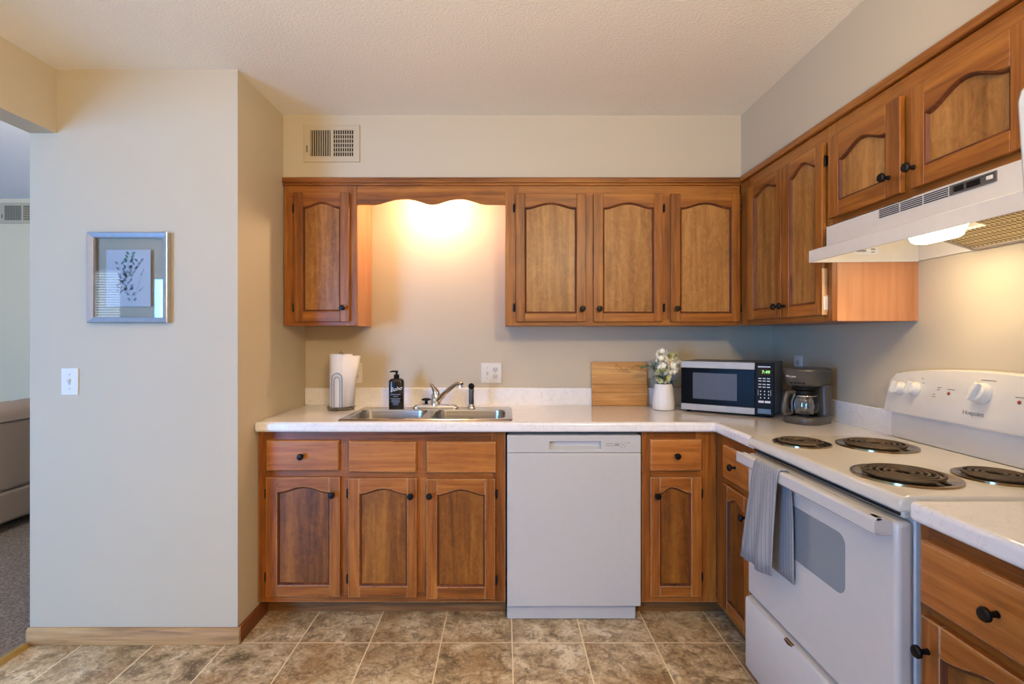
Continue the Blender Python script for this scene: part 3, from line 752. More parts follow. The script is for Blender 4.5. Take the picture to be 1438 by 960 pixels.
# dish towel over the oven door handle
c_ = None
b = MB(); path = [(-.050, .497), (-.052, .56), (-.053, .64), (-.053, .72), (-.052, .80), (-.0515, .850), (-.049, .868), (-.042, .8745), (-.032, .8752), (-.023, .8745), (-.0165, .868), (-.0145, .85), (-.0135, .80), (-.0125, .72), (-.0115, .64), (-.011, .56), (-.0105, .515)]
nu = 28; vs = []; s_tot = len(path) - 1
for i, (y, z) in enumerate(path):
    front = i <= 7; f = (.87 - z) / .37 if i <= 6 else 0; fb = (.87 - z) / .35 if i >= 10 else 0
    xa = .165 - .088 * f - .02 * (fb > 0) * fb; xb = .318 - .018 * f + .020 * min(1, fb * 2 + (.3 if i >= 8 else 0))
    for k in range(nu + 1):
        u = k / nu; x = xa + (xb - xa) * u
        rip = (sin(u * 15 + 1.0) * .006 + sin(u * 7.3) * .004) * f
        if i <= 6: yy = y - .010 * f + rip - .004 * f
        else: yy = y + (sin(u * 9) * .0014) * fb
        zz = z + ((.036 * u * u + .008 * sin(u * 5)) * f if i <= 6 else 0)
        vs.append((x, yy, zz))
fs = [(i * (nu + 1) + k, i * (nu + 1) + k + 1, (i + 1) * (nu + 1) + k + 1, (i + 1) * (nu + 1) + k) for i in range(s_tot) for k in range(nu)]
b.add(vs, fs); o = b.build('dish_towel', M['towel'], None, solid=.004, loc=(X0, Y0, 0), rot=(0, 0, -pi / 2), angle=180)
tag(o, 'blue-grey ribbed dish towel draped over the oven door handle', 'towel')

# range hood
X0h, Y0h = 1.125, 1.920; Dh = XR - X0h - .001
c_ = thing('range_hood', 'cream under-cabinet range hood with lit lamp above the range', 'range hood', (X0h, Y0h, 0), -pi / 2)
b = MB(); WH = .802; g_ = .004
end = [(0, 1.577), (0, 1.620), (.065, 1.626), (.065, 1.7105), (Dh, 1.7105), (Dh, 1.580)]
b.prism(end, 0, g_, 'x'); b.prism(end, WH - g_, WH, 'x')
b.box(g_, WH - g_, 0, g_, 1.577, 1.620); b.prism([(0, 1.620), (.065, 1.626), (.065, 1.622), (0.002, 1.616)], g_, WH - g_, 'x')
b.box(g_, WH - g_, .065, .069, 1.622, 1.7105); b.box(g_, WH - g_, .065, Dh, 1.7065, 1.7105); b.box(g_, WH - g_, Dh - .004, Dh, 1.583, 1.7065)
sh = b.build('shell', M['hood'], c_, bevel=.001, seg=1)
b = MB()
for (a0, a1) in ((.272, .354), (.360, .441), (.447, .527)):
    for k in range(5):
        z = 1.6785 + k * .0057; b.box(a0, a1, .0635, .0652, z, z + .0026)
b.build('vent_slots', M['hole'], sh, smooth=False)
b = MB(); b.slab([.534, .540, .660, .666], [1.678, 1.682, 1.700, 1.704], lambda i, j: not (i == 1 and j == 1), .062, .0652, plane='xz'); b.box(.540, .660, .0644, .0652, 1.682, 1.700); q = b.build('switch_plate', M['inkd'], c_, smooth=False)
b = MB(); b.box(.548, .575, .061, .0645, 1.684, 1.698); b.box(.585, .622, .0615, .0645, 1.684, 1.698); b.build('rocker_switch', M['blackp'], q, bevel=.001)
b = MB(); b.box(.640, .656, .061, .0645, 1.687, 1.697); b.build('rocker_switch', M['plastic'], q, bevel=.001)
b = MB(); lo = []
for (z, e, e2) in ((1.700, 0, 0), (1.640, .002, .001), (1.606, .014, .008), (1.600, .022, .016)):
    lo.append([(.225 + e, .180 + e2, z), (.390 - e, .180 + e2, z), (.390 - e, .250 - e2, z), (.225 + e, .250 - e2, z)])
b.loft(lo); b.build('lamp_lens', M['lens'], c_, bevel=.003)
def filt(x, y0, y1): return [(y0, 1.583 + (.375 - y0) * .33), (y1, 1.583 + (.375 - y1) * .33)]
fx0, fx1, fy0, fy1 = .255, .780, .268, .388
pr = lambda y: 1.585 + (.388 - y) * .30
b = MB(); b.prism([(.10, pr(.10)), (fy1, pr(fy1)), (fy1, pr(fy1) + .006), (.10, pr(.10) + .006)], .425, fx1 - .004, 'x'); b.prism([(.262, pr(.262)), (fy1, pr(fy1)), (fy1, pr(fy1) + .006), (.262, pr(.262) + .006)], .25, .425, 'x')
q = b.build('grease_filter', M['mesh'], c_, smooth=False)
b = MB()
for (xa, xb, ya, yb) in ((.240, .252, .262, fy1), (.240, .788, fy1 - .010, fy1 + .002), (.772, .786, .10, fy1), (.425, .786, .092, .104)):
    b.prism([(ya, pr(ya) - .003), (yb, pr(yb) - .003), (yb, pr(yb) + .004), (ya, pr(ya) + .004)], xa, xb, 'x')
b.build('filter_frame', M['silver'], q, smooth=False)
b = MB(); b.box(g_, g_ + .0006, .166, .253, 1.607, 1.633); q = b.build('sticker', M['paper'], c_, smooth=False); q['label'] = 'white paper sticker'
b = MB()
for k in range(6): b.box(g_ + .0006, g_ + .0010, .174 + k * .006, .178 + k * .006, 1.616, 1.624)
b.box(g_ + .0006, g_ + .0010, .226, .242, 1.624, 1.628); b.box(g_ + .0006, g_ + .0010, .228, .240, 1.614, 1.617); b.build('sticker_print', M['inkd'], q, smooth=False)
# the hood lamp's light, inside the lens
d = bpy.data.lights.new('hood_lamp', 'AREA'); d.shape = 'RECTANGLE'; d.size = .05; d.size_y = .13; d.energy = 1.8; d.color = LAMP_W
o = bpy.data.objects.new('hood_lamp', d); COL.objects.link(o); o.location = (X0h + .215, Y0h - .307, 1.597)

# refrigerator at the near end
c_ = thing('refrigerator', 'white refrigerator at the right edge beyond the short worktop', 'refrigerator', (.775, .789, 0), -pi / 2)
b = MB(); b.box(.02, .76, .075, .74, .02, 1.66); b.build('cabinet', M['white'], c_, bevel=.006)
def fdoor(name, pts): 
    b = MB(); b.prism(pts, 0, .068, 'y'); return b.build(name, M['white'], c_, bevel=.006, seg=3)
f1 = fdoor('freezer_door', [(.016, 1.20), (.0155, 1.42), (.001, 1.655), (.006, 1.672), (.018, 1.680), (.76, 1.680), (.76, 1.20)])
f2 = fdoor('fridge_door', [(.018, .06), (.018, 1.185), (.76, 1.185), (.76, .06)])
for (f, z0, z1) in ((f1, 1.24, 1.52), (f2, .72, 1.15)):
    b = MB(); b.tube([(.71, -.002, z0), (.71, -.035, z0 + .02), (.71, -.035, z1 - .02), (.71, -.002, z1)], .010, 8); b.build('handle', M['white'], f)

# ================================================================== THINGS ON THE WORKTOP
# microwave
mw = thing('microwave', 'black and silver microwave set diagonally in the worktop corner', 'microwave', (.918, 2.702, ZW), -math.atan2(.576, .818))
W_, D_, z0, z1 = .436, .292, .012, .262
b = MB(); b.box(.002, W_ - .002, .020, D_, z0, z1); b.build('case', M['mwbody'], mw, bevel=.004)
dw = .352
d = MB(); d.slab([.002, .006, dw - .006, dw], [z0, z0 + .032, z1 - .034, z1], lambda i, j: j != 1, -.004, .019, plane='xz'); d.box(.002, dw, .004, .019, z0 + .032, z1 - .034); d = d.build('door', M['silver'], mw, bevel=.002)
b = MB(); b.box(.003, dw - .001, -.0035, .0035, z0 + .0325, z1 - .0345); b.build('door_glass', M['mwglass'], d, bevel=.001)
b = MB(); b.box(.062, .272, -.0040, -.0034, z0 + .060, z1 - .058); b.build('window_screen', M['mwscreen'], d, smooth=False)
p = MB(); p.box(dw + .001, W_ - .002, -.004, .019, z0, z1); p = p.build('control_panel', M['blackp'], mw, bevel=.002)
b = MB(); b.box(dw + .014, W_ - .012, -.0046, -.0041, z1 - .062, z1 - .026); b.build('display', flat('amber display window', srgb(48, 36, 16), .5, spec=.1), p, smooth=False)
lettering('7:49', .021, M['digit'], p, (dw + .048, -.0051, z1 - .044), name='clock_digits')
b = MB(); cxm = dw + .0415
b.box(cxm - .028, cxm + .026, -.0048, -.0041, z1 - .021, z1 - .016)
for zq in (.076, .088, .104, .117):
    for k in range(3): b.box(cxm - .026 + k * .0185, cxm - .026 + k * .0185 + .013, -.0048, -.0041, z1 - zq, z1 - zq + .004)
for r in range(3):
    for k in range(3): b.box(cxm - .018 + k * .017, cxm - .014 + k * .017, -.0048, -.0041, z1 - .138 - r * .0155, z1 - .132 - r * .0155)
for k in (-1, 1): b.box(cxm + k * .027 - .0006, cxm + k * .027 + .0006, -.0048, -.0041, z1 - .155, z1 - .128)
b.box(cxm - .026, cxm - .002, -.0048, -.0041, z1 - .190, z1 - .180); b.box(cxm + .002, cxm + .026, -.0048, -.0041, z1 - .190, z1 - .180)
b.build('keypad_print', M['inkw'], p, smooth=False)
b = MB(); b.box(cxm - .029, cxm + .029, -.0065, -.0041, z0 + .008, z0 + .032); b.build('door_button', M['greyp'], p, bevel=.001)
for (x, y) in ((.03, .04), (W_ - .03, .04), (.03, D_ - .03), (W_ - .03, D_ - .03)):
    b = MB(); b.lathe([(.010, .0003), (.012, z0 + .001)], (x, y, 0), n=12); b.build('foot', M['blackp'], mw)

# coffee maker
cm = thing('coffee_maker', 'charcoal drip coffee maker standing right of the microwave', 'coffee maker', (1.372, 2.352, ZW), radians(-56))
def outl(w_, y0, y1, z, r=.05): return [(p_[0], p_[1], z) for p_ in rrect(-w_ / 2, w_ / 2, y0, y1, r, 6)]
b = MB(); b.loft([outl(.156, -.100, .098, 0, .06), outl(.160, -.103, .100, .004, .062), outl(.160, -.103, .100, .026, .062), outl(.148, -.097, .098, .034, .058)]); b.build('base', M['greyp'], cm, angle=50)
b = MB(); b.lathe([(.062, .0335), (.062, .0365), (.054, .0370), (.01, .0370)], (0, -.030, 0), n=32); b.build('hot_plate', M['black'], cm)
b = MB(); b.loft([outl(.148, .034, .098, .030, .025), outl(.142, .036, .096, .10, .025), outl(.146, .030, .098, .172, .025)]); b.build('column', M['greyp'], cm, angle=50)
b = MB(); b.loft([outl(.118, -.078, .094, .166, .05), outl(.142, -.092, .097, .178, .055), outl(.158, -.104, .099, .232, .06), outl(.164, -.108, .101, .234, .062), outl(.162, -.106, .100, .243, .062), outl(.140, -.09, .09, .247, .055)]); hd = b.build('brew_head', M['greyp'], cm, angle=50)
b = MB(); b.lathe([(.047, .150), (.050, .168)], (0, -.030, 0), n=28); b.build('filter_basket', M['blackp'], cm)
lettering('Mr.Coffee', .0115, M['inkw'], hd, (-.022, -.0995, .210), (pi / 2 - .22, 0, 0), spacing=.9)
b = MB()
for k in range(4): b.box(-.03 + k * .018, -.018 + k * .018, -.0955, -.0935, .1795, .1835)
b.build('button_marks', M['black'], hd, smooth=False)
# carafe sits on the hot plate
rotc = radians(-56); px_, py_ = 1.372 + .030 * sin(rotc), 2.352 - .030 * cos(rotc)
cf = thing('coffee_carafe', 'clear glass coffee carafe with black handle inside the coffee maker', 'carafe', (px_, py_, ZW + .0375), rotc - .35)
b = MB(); b.lathe([(.02, 0), (.050, .001), (.056, .006), (.060, .03), (.0605, .05), (.056, .078), (.048, .092), (.046, .098)], n=36, cap=False); b.lathe([(.044, .098), (.046, .091), (.054, .077), (.0585, .05), (.058, .03), (.054, .0075), (.02, .003)], n=36, cap=False); b.build('glass_body', M['glass'], cf, angle=60)
b = MB(); b.lathe([(.0495, .088), (.0515, .090), (.0515, .100), (.049, .108), (.03, .111), (.01, .111)], n=32); b.build('lid', M['blackp'], cf)
b = MB(); b.tube([(0, -.047, .100), (0, -.070, .104), (0, -.090, .100), (0, -.100, .080), (0, -.108, .040), (0, -.108, .012), (0, -.098, .006), (0, -.064, .010)], [.008, .009, .010, .0105, .0105, .0095, .008, .006], 8)
b.tube([(0, -.050, .094), (0, -.066, .060), (0, -.064, .010)], [.007, .006, .006], 8); b.build('handle', M['greyp'], cf, angle=60)
b = MB(); b.lathe([(.0495, .084), (.0525, .085), (.0515, .0875), (.049, .0875)], n=36, cap=False); b.build('band', M['chrome'], cf)

# cutting board leaning on the backsplash
cb_ = MB(); W_, H_, T_ = .314, .246, .014
cb_.prism(rrect(0, W_, 0, H_, .006, 3), 0, T_, 'y')
o = cb_.build('cutting_board', M['board'], None, bevel=.002, loc=(.494, 2.916, ZW + .0008), rot=(radians(-8.2), 0, 0))
tag(o, 'wooden cutting board leaning upright against the backsplash', 'cutting board')
b = MB()
for z in (.058, .120, .205): b.box(.001, W_ - .001, -.0004, .0, z, z + .0012)
q = b.build('glue_seam', wood('dark seam', srgb(90, 52, 20), srgb(112, 68, 28), srgb(130, 84, 40), 'x'), o, smooth=False)

# vase and flowers
vx, vy = .846, 2.762
v_ = thing('vase', 'white ceramic vase holding pale flowers beside the cutting board', 'vase', (vx, vy, ZW))
b = MB(); b.lathe([(.040, .0003), (.054, .004), (.0575, .014), (.057, .04), (.050, .10), (.0445, .136), (.043, .138), (.041, .136), (.046, .10), (.052, .04), (.05, .016), (.01, .012)], n=40); b.build('vase_body', M['ceramic'], v_, angle=50)
def leafmesh(b, base, d, ln, wd, up=Vector((0, 0, 1)), bend=.25):
    d = d.normalized(); s_ = d.cross(up).normalized(); n_ = s_.cross(d).normalized(); rows = []
    for k in range(7):
        t_ = k / 6; wv = wd * math.sin(pi * min(1, t_ * .94 + .03)) ** .8; c = base + d * (ln * t_) - n_ * (bend * ln * t_ * t_)
        rows += [c - s_ * wv + n_ * (.18 * wv), c, c + s_ * wv + n_ * (.18 * wv)]
    b.add(rows, [(k * 3 + j, k * 3 + j + 1, (k + 1) * 3 + j + 1, (k + 1) * 3 + j) for k in range(6) for j in range(2)])
def blossom(b, c, r, rng):
    for _ in range(11):
        d = Vector((rng.uniform(-1, 1), rng.uniform(-1, .6), rng.uniform(-.7, 1))).normalized(); o_ = c + d * r * .7
        for k in range(5):
            a = 2 * pi * k / 5; t1 = d.cross(Vector((.3, .2, 1))).normalized(); t2 = d.cross(t1)
            leafmesh(b, o_, (t1 * cos(a) + t2 * sin(a)) + d * .5, r * .78, r * .36, d, -.2)
def flower(label, tip, mid, heads, leaves, seed, hm='petal'):
    rng = random.Random(seed); base = Vector((vx + (tip[0] - vx) * .08, vy + (tip[1] - vy) * .08, ZW + .018))
    t_ = thing('flower_stem', label, 'flower', tuple(base), 0, 'pale flowers and greenery in the white vase'); B = base
    pts = [Vector((0, 0, 0)), Vector((mid[0] - B.x, mid[1] - B.y, mid[2] - B.z)) * .55, Vector((mid[0] - B.x, mid[1] - B.y, mid[2] - B.z)), Vector((tip[0] - B.x, tip[1] - B.y, tip[2] - B.z))]
    # keep the lower stem inside the neck of the vase
    P = []
    for k in range(13):
        u = k / 12; P.append((1 - u) ** 3 * pts[0] + 3 * u * (1 - u) ** 2 * pts[1] + 3 * u * u * (1 - u) * pts[2] + u ** 3 * pts[3])
    b = MB(); b.tube(P, .0018, 6); b.build('stem', M['stem'], t_)
    for (off, r) in heads:
        b = MB(); blossom(b, pts[3] + Vector(off), r * 1.3, rng); b.build('blossom', M[hm], t_, smooth=False)
    if leaves:
        b = MB()
        for (u, dx, dz, ln) in leaves:
            i = int(u * 12); leafmesh(b, P[i], Vector((dx, rng.uniform(-.5, .2), dz)), ln * 1.1, ln * .50)
        b.build('foliage', M['leaf'], t_)
V0 = ZW
flower('tallest cream blossom stem at the middle of the white vase', (vx - .008, vy - .01, V0 + .282), (vx - .004, vy, V0 + .18), [((0, 0, .012), .020), ((-.004, -.008, -.022), .020), ((.004, -.01, -.055), .021)], [(.62, -.8, .3, .05), (.7, .9, .3, .045)], 3)
flower('cream blossom stem leaning right over the microwave side', (vx + .046, vy + .0, V0 + .225), (vx + .022, vy, V0 + .17), [((-.004, 0, .0), .024), ((.012, .004, .016), .022), ((-.026, -.006, -.016), .018)], [(.6, .9, .2, .05), (.75, .6, .7, .05), (.7, .5, -.8, .05)], 5)
flower('pale green bud stem leaning right behind the others', (vx + .056, vy + .028, V0 + .280), (vx + .02, vy + .015, V0 + .18), [((0, 0, 0), .018), ((-.02, 0, -.022), .016)], [(.7, -.5, .7, .045), (.85, .7, .5, .045), (.6, .6, -.5, .05)], 8, 'bud')
flower('short cream rosette stem low at the front of the vase', (vx - .012, vy - .03, V0 + .178), (vx - .004, vy - .012, V0 + .14), [((0, 0, .004), .026)], [(.9, 1, .5, .05), (.8, .3, .9, .055), (.95, -.9, .6, .05)], 11, 'bud')
flower('leafy sage green sprig leaning left over the cutting board', (vx - .062, vy + .0, V0 + .250), (vx - .03, vy, V0 + .17), [], [(.98, -.95, .12, .070), (.9, .15, 1, .060), (.85, .9, .3, .060), (.75, -.5, .9, .060), (.65, .7, .6, .060), (.6, -.8, .35, .045), (.5, .9, .35, .055), (.8, .5, -.4, .05), (.55, .3, .8, .055)], 14)

# paper towel holder and its roll
hx, hy = -.866, 2.762
h_ = thing('paper_towel_holder', 'nickel wire paper towel holder on the worktop left of the sink', 'paper towel holder', (hx, hy, ZW))
b = MB(); ring = [(.072 * cos(2 * pi * k / 32), .072 * sin(2 * pi * k / 32), .016) for k in range(32)]; b.tube(ring, .0028, 7, closed=True)
ring = [(.060 * cos(2 * pi * k / 32), .060 * sin(2 * pi * k / 32), .004) for k in range(32)]; b.tube(ring, .0026, 7, closed=True)
for a in (0, pi / 2, pi, 3 * pi / 2): b.tube([(.060 * cos(a), .060 * sin(a), .004), (.072 * cos(a), .072 * sin(a), .016)], .0026, 6); b.lathe([(.004, .0002), (.005, .004), (.004, .008)], (.066 * cos(a), .066 * sin(a), 0), n=8)
b.tube([(-.072, 0, .016), (.072, 0, .016)], .0026, 6); b.tube([(0, -.072, .016), (0, .072, .016)], .0026, 6); b.build('base_ring', M['wire'], h_)
b = MB(); b.tube([(0, 0, .016), (0, 0, .292)], .0035, 8); b.tube([(0, 0, .288), (-.008, 0, .296), (-.008, 0, .304), (0, 0, .308), (.008, 0, .304), (.008, 0, .296), (0, 0, .288)], .0022, 6); b.build('centre_rod', M['wire'], h_)
def uloop(w_, top, y): return [(-w_, y, .016), (-w_, y, top - w_)] + [(-w_ * cos(pi * k / 10), y, top - w_ + w_ * sin(pi * k / 10)) for k in range(1, 10)] + [(w_, y, top - w_), (w_, y, .016)]
b = MB(); b.tube(uloop(.026, .198, -.071), .0024, 7); b.tube(uloop(.015, .178, -.071), .0022, 7); b.build('front_guard', M['wire'], h_)
r_ = thing('paper_towel_roll', 'white paper towel roll standing on the wire holder', 'paper towel', (hx, hy, ZW + .020))
b = MB(); b.lathe([(.020, 0), (.058, 0), (.0585, .002), (.0585, .274), (.058, .276), (.020, .276), (.020, 0)], n=40, cap=False); b.build('roll', M['tissue'], r_, angle=50)
b = MB(); vs = []; n_ = 10
for k in range(n_ + 1):
    u = k / n_; a = -1.25 + 1.15 * u; rr_ = .0595 + .030 * u ** 2.2
    xt, yt = rr_ * cos(a), rr_ * sin(a)
    vs += [(xt * (1 - .20 * u), yt, .002 + .0 * u), (xt * (1 - .08 * u), yt, .14), (xt + .016 * u, yt, .274 - .008 * u)]
b.add(vs, [(k * 3 + j, (k + 1) * 3 + j, (k + 1) * 3 + j + 1, k * 3 + j + 1) for k in range(n_) for j in range(2)]); b.build('loose_sheet', M['tissue'], r_, solid=.0012)

# soap bottle on the sink deck
s0 = thing('soap_bottle', 'dark brown pump soap bottle behind the left sink bowl', 'soap bottle', (-.578, 2.792, ZD))
b = MB(); lo = []
for (z, w_, d_, r) in ((.0002, .076, .046, .016), (.004, .080, .050, .018), (.140, .080, .050, .018), (.150, .074, .046, .018), (.156, .054, .038, .016), (.160, .030, .030, .0145)):
    lo.append([(p_[0], p_[1], z) for p_ in rrect(-w_ / 2, w_ / 2, -d_ / 2, d_ / 2, r, 5)])
b.loft(lo); bt = b.build('bottle', M['bottle'], s0, angle=50)
b = MB(); b.lathe([(.014, .160), (.0145, .162), (.0145, .176), (.010, .179), (.006, .180), (.0055, .190), (.009, .191), (.010, .197), (.004, .199)], n=20); b.tube([(0, 0, .194), (-.020, -.004, .1955), (-.034, -.008, .192)], [.0055, .0045, .0035], 8); b.build('pump', M['blackp'], s0)
lettering('Boho', .030, M['inkw'], bt, (.002, -.0256, .102), (pi / 2, radians(-12), 0), shear=.35)
b = MB()
for (z, w_) in ((.072, .050), (.062, .026), (.050, .052), (.042, .044), (.034, .050), (.026, .034), (.018, .030)): b.box(-w_ / 2, w_ / 2, -.0258, -.0252, z, z + .0028)
b.build('label_print', flat('blue grey label ink', srgb(150, 160, 182), .5), bt, smooth=False)

# ================================================================== ON THE WALLS
def plate(name, label, cat, loc, rotz, w_, kind):
    o = thing(name, label, cat, loc, rotz); H2 = .0575; y0 = -.006
    b = MB(); b.prism(rrect(-w_ / 2, w_ / 2, -H2, H2, .004, 3), y0, -.0003, 'y'); b.build('cover_plate', M['plastic'], o, bevel=.002)
    for (k, x) in kind:
        if k == 'switch':
            b = MB(); b.box(x - .006, x + .006, y0 - .0008, y0, -.013, .013); q = b.build('switch_slot', M['white'], o, smooth=False)
            b = MB(); b.prism([(y0, -.004), (y0 - .012, .004), (y0 - .012, .010), (y0, .007)], x - .0045, x + .0045, 'x'); b.build('toggle', M['plastic'], q, bevel=.001)
            for z in (-.030, .030): b = MB(); b.lathe([(.0032, 0), (.002, .0012)], (x, y0, z), (0, -1, 0), 10); b.build('screw', M['silver'], o)
        else:
            for z in (-.0195, .0195):
                b = MB(); b.prism(rrect(x - .0155, x + .0155, z - .014, z + .014, .010, 5), y0 - .0016, y0, 'y'); q = b.build('socket', M['white'], o)
                b = MB(); b.box(x - .0075, x - .0055, y0 - .0020, y0 - .0015, z - .002, z + .007); b.box(x + .0055, x + .0075, y0 - .0020, y0 - .0015, z - .002, z + .006); b.lathe([(.0022, 0), (.0022, .0005)], (x, y0 - .0015, z - .007), (0, -1, 0), 8); b.build('socket_slots', M['dark'], q, smooth=False)
            b = MB(); b.lathe([(.003, 0), (.002, .0012)], (x, y0, 0), (0, -1, 0), 10); b.build('screw', M['silver'], o)
    return o
plate('light_switch', 'white toggle light switch on the left partition below the framed print', 'light switch', (-1.8445, YP, az(535.5, YP)), 0, .072, [('switch', 0)])
plate('wall_outlet', 'white double wall plate with switch and outlet above the faucet', 'outlet', (ax(690, YB), YB, az(523.5, YB)), 0, .117, [('switch', -.023), ('outlet', .023)])
plate('wall_outlet', 'white wall outlet half hidden behind the paper towel roll', 'outlet', (ax(500, YB), YB, az(523.5, YB)), 0, .072, [('outlet', 0)])
plate('wall_outlet', 'white wall outlet behind the coffee maker on the right wall', 'outlet', (XR, 2.70, 1.150), -pi / 2, .072, [('outlet', 0)])

def register(label, loc, w_, h_, nl, grid):
    o = thing('air_vent', label, 'vent', loc, 0)
    b = MB(); a0, a1 = w_ * .115, w_ * .885; m_ = w_ * .5; z0_, z1_ = h_ * .16, h_ * .86
    b.slab([0, a0, m_ - .006, m_ + .006, a1, w_], [0, z0_, z1_, h_], lambda i, j: not (j == 1 and i in (1, 3)), -.008, -.0003, plane='xz'); f = b.build('vent_frame', M['vent'], o, bevel=.002)
    b = MB(); b.box(a0, a1, -.0012, -.0004, z0_, z1_); b.build('duct_opening', M['hole'], o, smooth=False)
    b = MB(); st_ = (m_ - .006 - a0) / nl
    for k in range(nl): b.prism([(a0 + k * st_, -.0015), (a0 + k * st_ + st_ * (.58 if grid else .82), -.0065), (a0 + k * st_ + st_ * (.70 if grid else .94), -.006), (a0 + k * st_ + st_ * .2, -.0013)], z0_, z1_, 'z')
    b.build('slats', M['vent'], o, smooth=False)
    b = MB()
    for k in range(nl): b.box(m_ + .006 + k * st_, m_ + .006 + k * st_ + st_ * .36, -.0068, -.0040, z0_, z1_)
    for k in range(1, 6): zz_ = z0_ + (z1_ - z0_) * k / 6; b.box(m_ + .006, a1, -.0040, -.0022, zz_ - .0022, zz_ + .0022)
    b.build('grille', M['vent'], o, smooth=False)
    b = MB(); b.box(a0 - .016, a0 - .012, -.014, -.008, h_ * .26, h_ * .44); b.build('lever', M['inkd'], o, bevel=.001)
M['vent'] = flat('beige vent paint', srgb(192, 178, 150), .5, vary=.02)
k_ = F / 2.668
register('beige air vent on the soffit at upper left of the kitchen', ((427 - CX) / k_, 2.668, EYE - (228 - CY) / k_), 78.5 / k_, 52 / k_, 9, True)
register('pale air vent high on the far living room wall', (ax(-1, YLIV), YLIV, az(314, YLIV)), .42, .185, 14, False)

# framed botanical print
k_ = F / (YP - .022); X_ = lambda px: (px - CX) / k_; Z_ = lambda py: EYE - (py - CY) / k_
f_ = thing('picture_frame', 'silver framed botanical print floating in glass on the left partition', 'picture', (X_(123), YP, Z_(453)))
W_, H_ = X_(235.5) - X_(123), Z_(326) - Z_(453); e = .0225
b = MB()
def fr(e_, y): return [(e_, y, e_), (W_ - e_, y, e_), (W_ - e_, y, H_ - e_), (e_, y, H_ - e_)]
b.loft([fr(0, -.0005), fr(0, -.026), fr(.003, -.028), fr(e - .004, -.022), fr(e, -.020), fr(e, -.0005)], 0, False, False); b.build('frame', M['frame'], f_, smooth=False)
b = MB(); b.box(e - .002, W_ - e + .002, -.0165, -.0150, e - .002, H_ - e + .002); b.build('front_glass', M['glass'], f_, smooth=False)
px0, px1, pz0, pz1 = X_(147) - X_(123), X_(209.5) - X_(123), Z_(430) - Z_(453), Z_(350) - Z_(453)
b = MB(); b.box(px0, px1, -.0135, -.0128, pz0, pz1); pr_ = b.build('print_sheet', M['paper'], f_, smooth=False)
rng = random.Random(4); pw, ph = px1 - px0, pz1 - pz0
def P2(u, v): return (px0 + u * pw, pz0 + v * ph)
b = MB(); bg = MB()
def leaf2(B, u, v, ang, ln, wd):
    c = P2(u, v); pts = []
    for k in range(10):
        a = 2 * pi * k / 10; lx_, ly_ = ln * .5 * cos(a), wd * .5 * sin(a) * (1 - .3 * cos(a)); pts.append((c[0] + lx_ * cos(ang) - ly_ * sin(ang), -.0137, c[1] + lx_ * sin(ang) + ly_ * cos(ang)))
    B.add(pts, [tuple(range(10))])
def stem2(B, pts, w_=.0012):
    for (a, c) in zip(pts[:-1], pts[1:]):
        a, c = Vector(P2(*a)), Vector(P2(*c)); d_ = (c - a).normalized(); n_ = Vector((-d_.y, d_.x)) * w_ / 2
        B.add([(q.x, -.0136, q.y) for q in (a - n_, c - n_, c + n_, a + n_)], [(0, 1, 2, 3)])
for (pts, col) in (([(.60, .06), (.52, .3), (.47, .55), (.50, .78), (.55, .92)], 0), ([(.52, .25), (.38, .5), (.30, .75)], 0), ([(.49, .5), (.60, .65), (.74, .80)], 0), ([(.62, .14), (.72, .36), (.82, .60)], 1), ([(.62, .18), (.76, .28), (.86, .36)], 1)):
    stem2(b, pts)
    if col: continue
    for (a, c) in zip(pts[:-1], pts[1:]):
        for q in (.2, .6, 1.0):
            u, v = a[0] + (c[0] - a[0]) * q, a[1] + (c[1] - a[1]) * q; B = bg if v > .80 and u > .45 and u < .62 else b
            for sgn in (-1, 1): leaf2(B, u + sgn * .07, v + .02, pi / 2 - sgn * (.75 + rng.uniform(-.2, .2)), .0185, .0105)
for k in range(16): leaf2(b, .30 + rng.uniform(-.06, .14), .22 + rng.uniform(0, .25), rng.uniform(0, pi), .014, .006)
leaf2(b, .80, .58, 1.1, .018, .005); leaf2(b, .84, .64, 1.3, .016, .004); leaf2(b, .78, .30, .8, .022, .006)
b.build('leaf_drawing', M['leafink'], pr_, smooth=False); bg.build('leaf_drawing', M['leafgreen'], pr_, smooth=False)

# lamp hidden behind the valance
l_ = thing('recess_light', 'small bare-bulb light under the soffit behind the scalloped valance', 'light', (-.372, 2.80, 2.1175))
b = MB(); b.lathe([(.040, -.0005), (.040, -.008), (.022, -.014), (.018, -.026)], n=24); b.build('socket', M['ceramic'], l_)
b = MB(); b.lathe([(.012, -.026), (.016, -.032), (.024, -.044), (.026, -.056), (.022, -.070), (.010, -.079), (.003, -.081)], n=24); b.build('light_bulb', M['bulb'], l_)

# uplight fill lamp added unseen behind the camera to brighten the ceiling
l_ = thing('fill_lamp', 'uplight fill lamp with an opaque bowl shade added unseen behind the camera', 'fill lamp', (-.15, -.50, .0))
b = MB(); b.lathe([(.14, .0005), (.14, .012), (.03, .026), (.012, .03)], n=28); b.build('base', M['silver'], l_)
b = MB(); b.lathe([(.011, .028), (.011, .45)], n=14); b.build('pole', M['silver'], l_)
b = MB(); b.lathe([(.012, .44), (.05, .45), (.13, .49), (.18, .55), (.20, .60), (.197, .60), (.176, .553), (.126, .495), (.05, .457), (.012, .455)], n=36, cap=False); b.build('bowl_shade', M['white'], l_, angle=60)
b = MB(); b.lathe([(.10, .498), (.13, .512), (.10, .518), (.01, .520)], n=32); b.build('light_diffuser', M['dome'], l_)

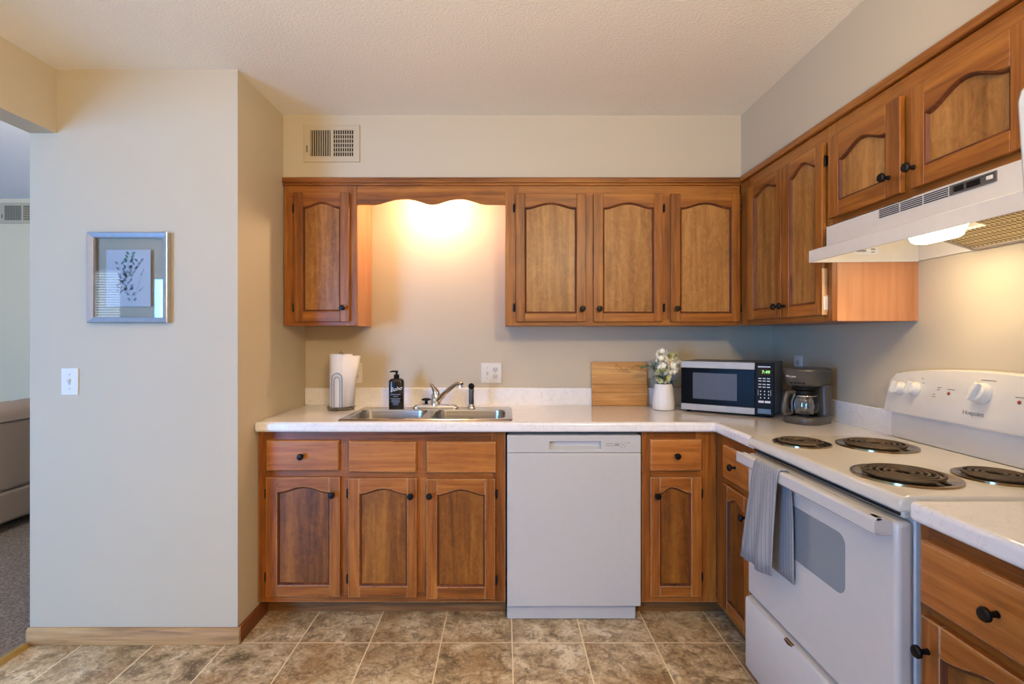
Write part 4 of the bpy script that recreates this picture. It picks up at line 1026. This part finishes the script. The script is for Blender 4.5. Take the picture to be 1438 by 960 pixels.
l_ = thing('ceiling_light', 'round glass globe light under the kitchen ceiling', 'light', (.62, -.35, CEIL))
b = MB(); b.lathe([(.07, -.0005), (.07, -.02), (.03, -.04), (.012, -.045), (.012, -.15), (.035, -.16), (.04, -.185)], n=28); b.build('canopy_stem', M['silver'], l_)
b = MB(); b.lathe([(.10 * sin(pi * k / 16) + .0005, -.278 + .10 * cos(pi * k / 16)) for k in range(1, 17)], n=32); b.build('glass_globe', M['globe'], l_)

# ================================================================== LIVING ROOM
l_ = thing('fill_pendant', 'added unseen globe pendant that warms the living room', 'light', (-2.9, 2.75, 2.98))  # added out of view to warm and brighten sofa, carpet and far wall
b = MB(); b.lathe([(.06, .10), (.06, .085), (.02, .07), (.006, .068), (.006, -.36), (.03, -.365), (.05, -.385)], n=28); b.build('canopy_stem', M['silver'], l_)
b = MB(); b.lathe([(.13 * sin(pi * k / 16) + .0005, -.505 + .13 * cos(pi * k / 16)) for k in range(1, 17)], n=32); b.build('glass_globe', emit('globe', (1.0, .80, .56, 1), 55), l_)
s_ = thing('sofa', 'grey tufted sofa in the living room behind the left partition', 'sofa', (-3.31, 2.55, .008))
# local: x < 0 away from the kitchen, y along the sofa
Ls = 1.95
b = MB(); b.box(-.90, 0, 0, Ls, .06, .27); b.build('base', M['sofa'], s_, bevel=.02, seg=3)
b = MB(); b.box(-.22, 0, .0, Ls, .272, .735); b.build('back_panel', M['sofa'], s_, bevel=.025, seg=3)
nx_, ny_ = 8, 44; b = MB(); vs = []
for j in range(ny_ + 1):
    y = Ls * j / ny_
    for i in range(nx_ + 1):
        a = pi * i / nx_; e_ = min(j, ny_ - j) / 2; r_y = 1 if e_ >= 1 else math.sin(e_ * pi / 2) * .5 + .5
        tuft = .016 * abs(sin(pi * y / .16)) ** .5
        vs.append((-.13 + (.135 * cos(a)), y, .735 + (.105 * r_y + tuft) * sin(a) ** .7))
b.add(vs, [(j * (nx_ + 1) + i, j * (nx_ + 1) + i + 1, (j + 1) * (nx_ + 1) + i + 1, (j + 1) * (nx_ + 1) + i) for j in range(ny_) for i in range(nx_)])
b.add([(-.265, 0, .735), (.005, 0, .735), (.005, Ls, .735), (-.265, Ls, .735)], [(0, 1, 2, 3)])
b.build('back_cushion', M['sofa'], s_, angle=60)
for k in range(2):
    b = MB(); b.box(-.88, -.28, .02 + k * .97, .98 + k * .95, .272, .45); b.build('seat_cushion', M['sofa'], s_, bevel=.03, seg=3)
for (x, y) in ((-.06, .06), (-.84, .06), (-.06, Ls - .06), (-.84, Ls - .06)):
    b = MB(); b.lathe([(.018, 0), (.026, .062)], (x, y, 0), n=12); b.build('leg', M['kick'], s_)
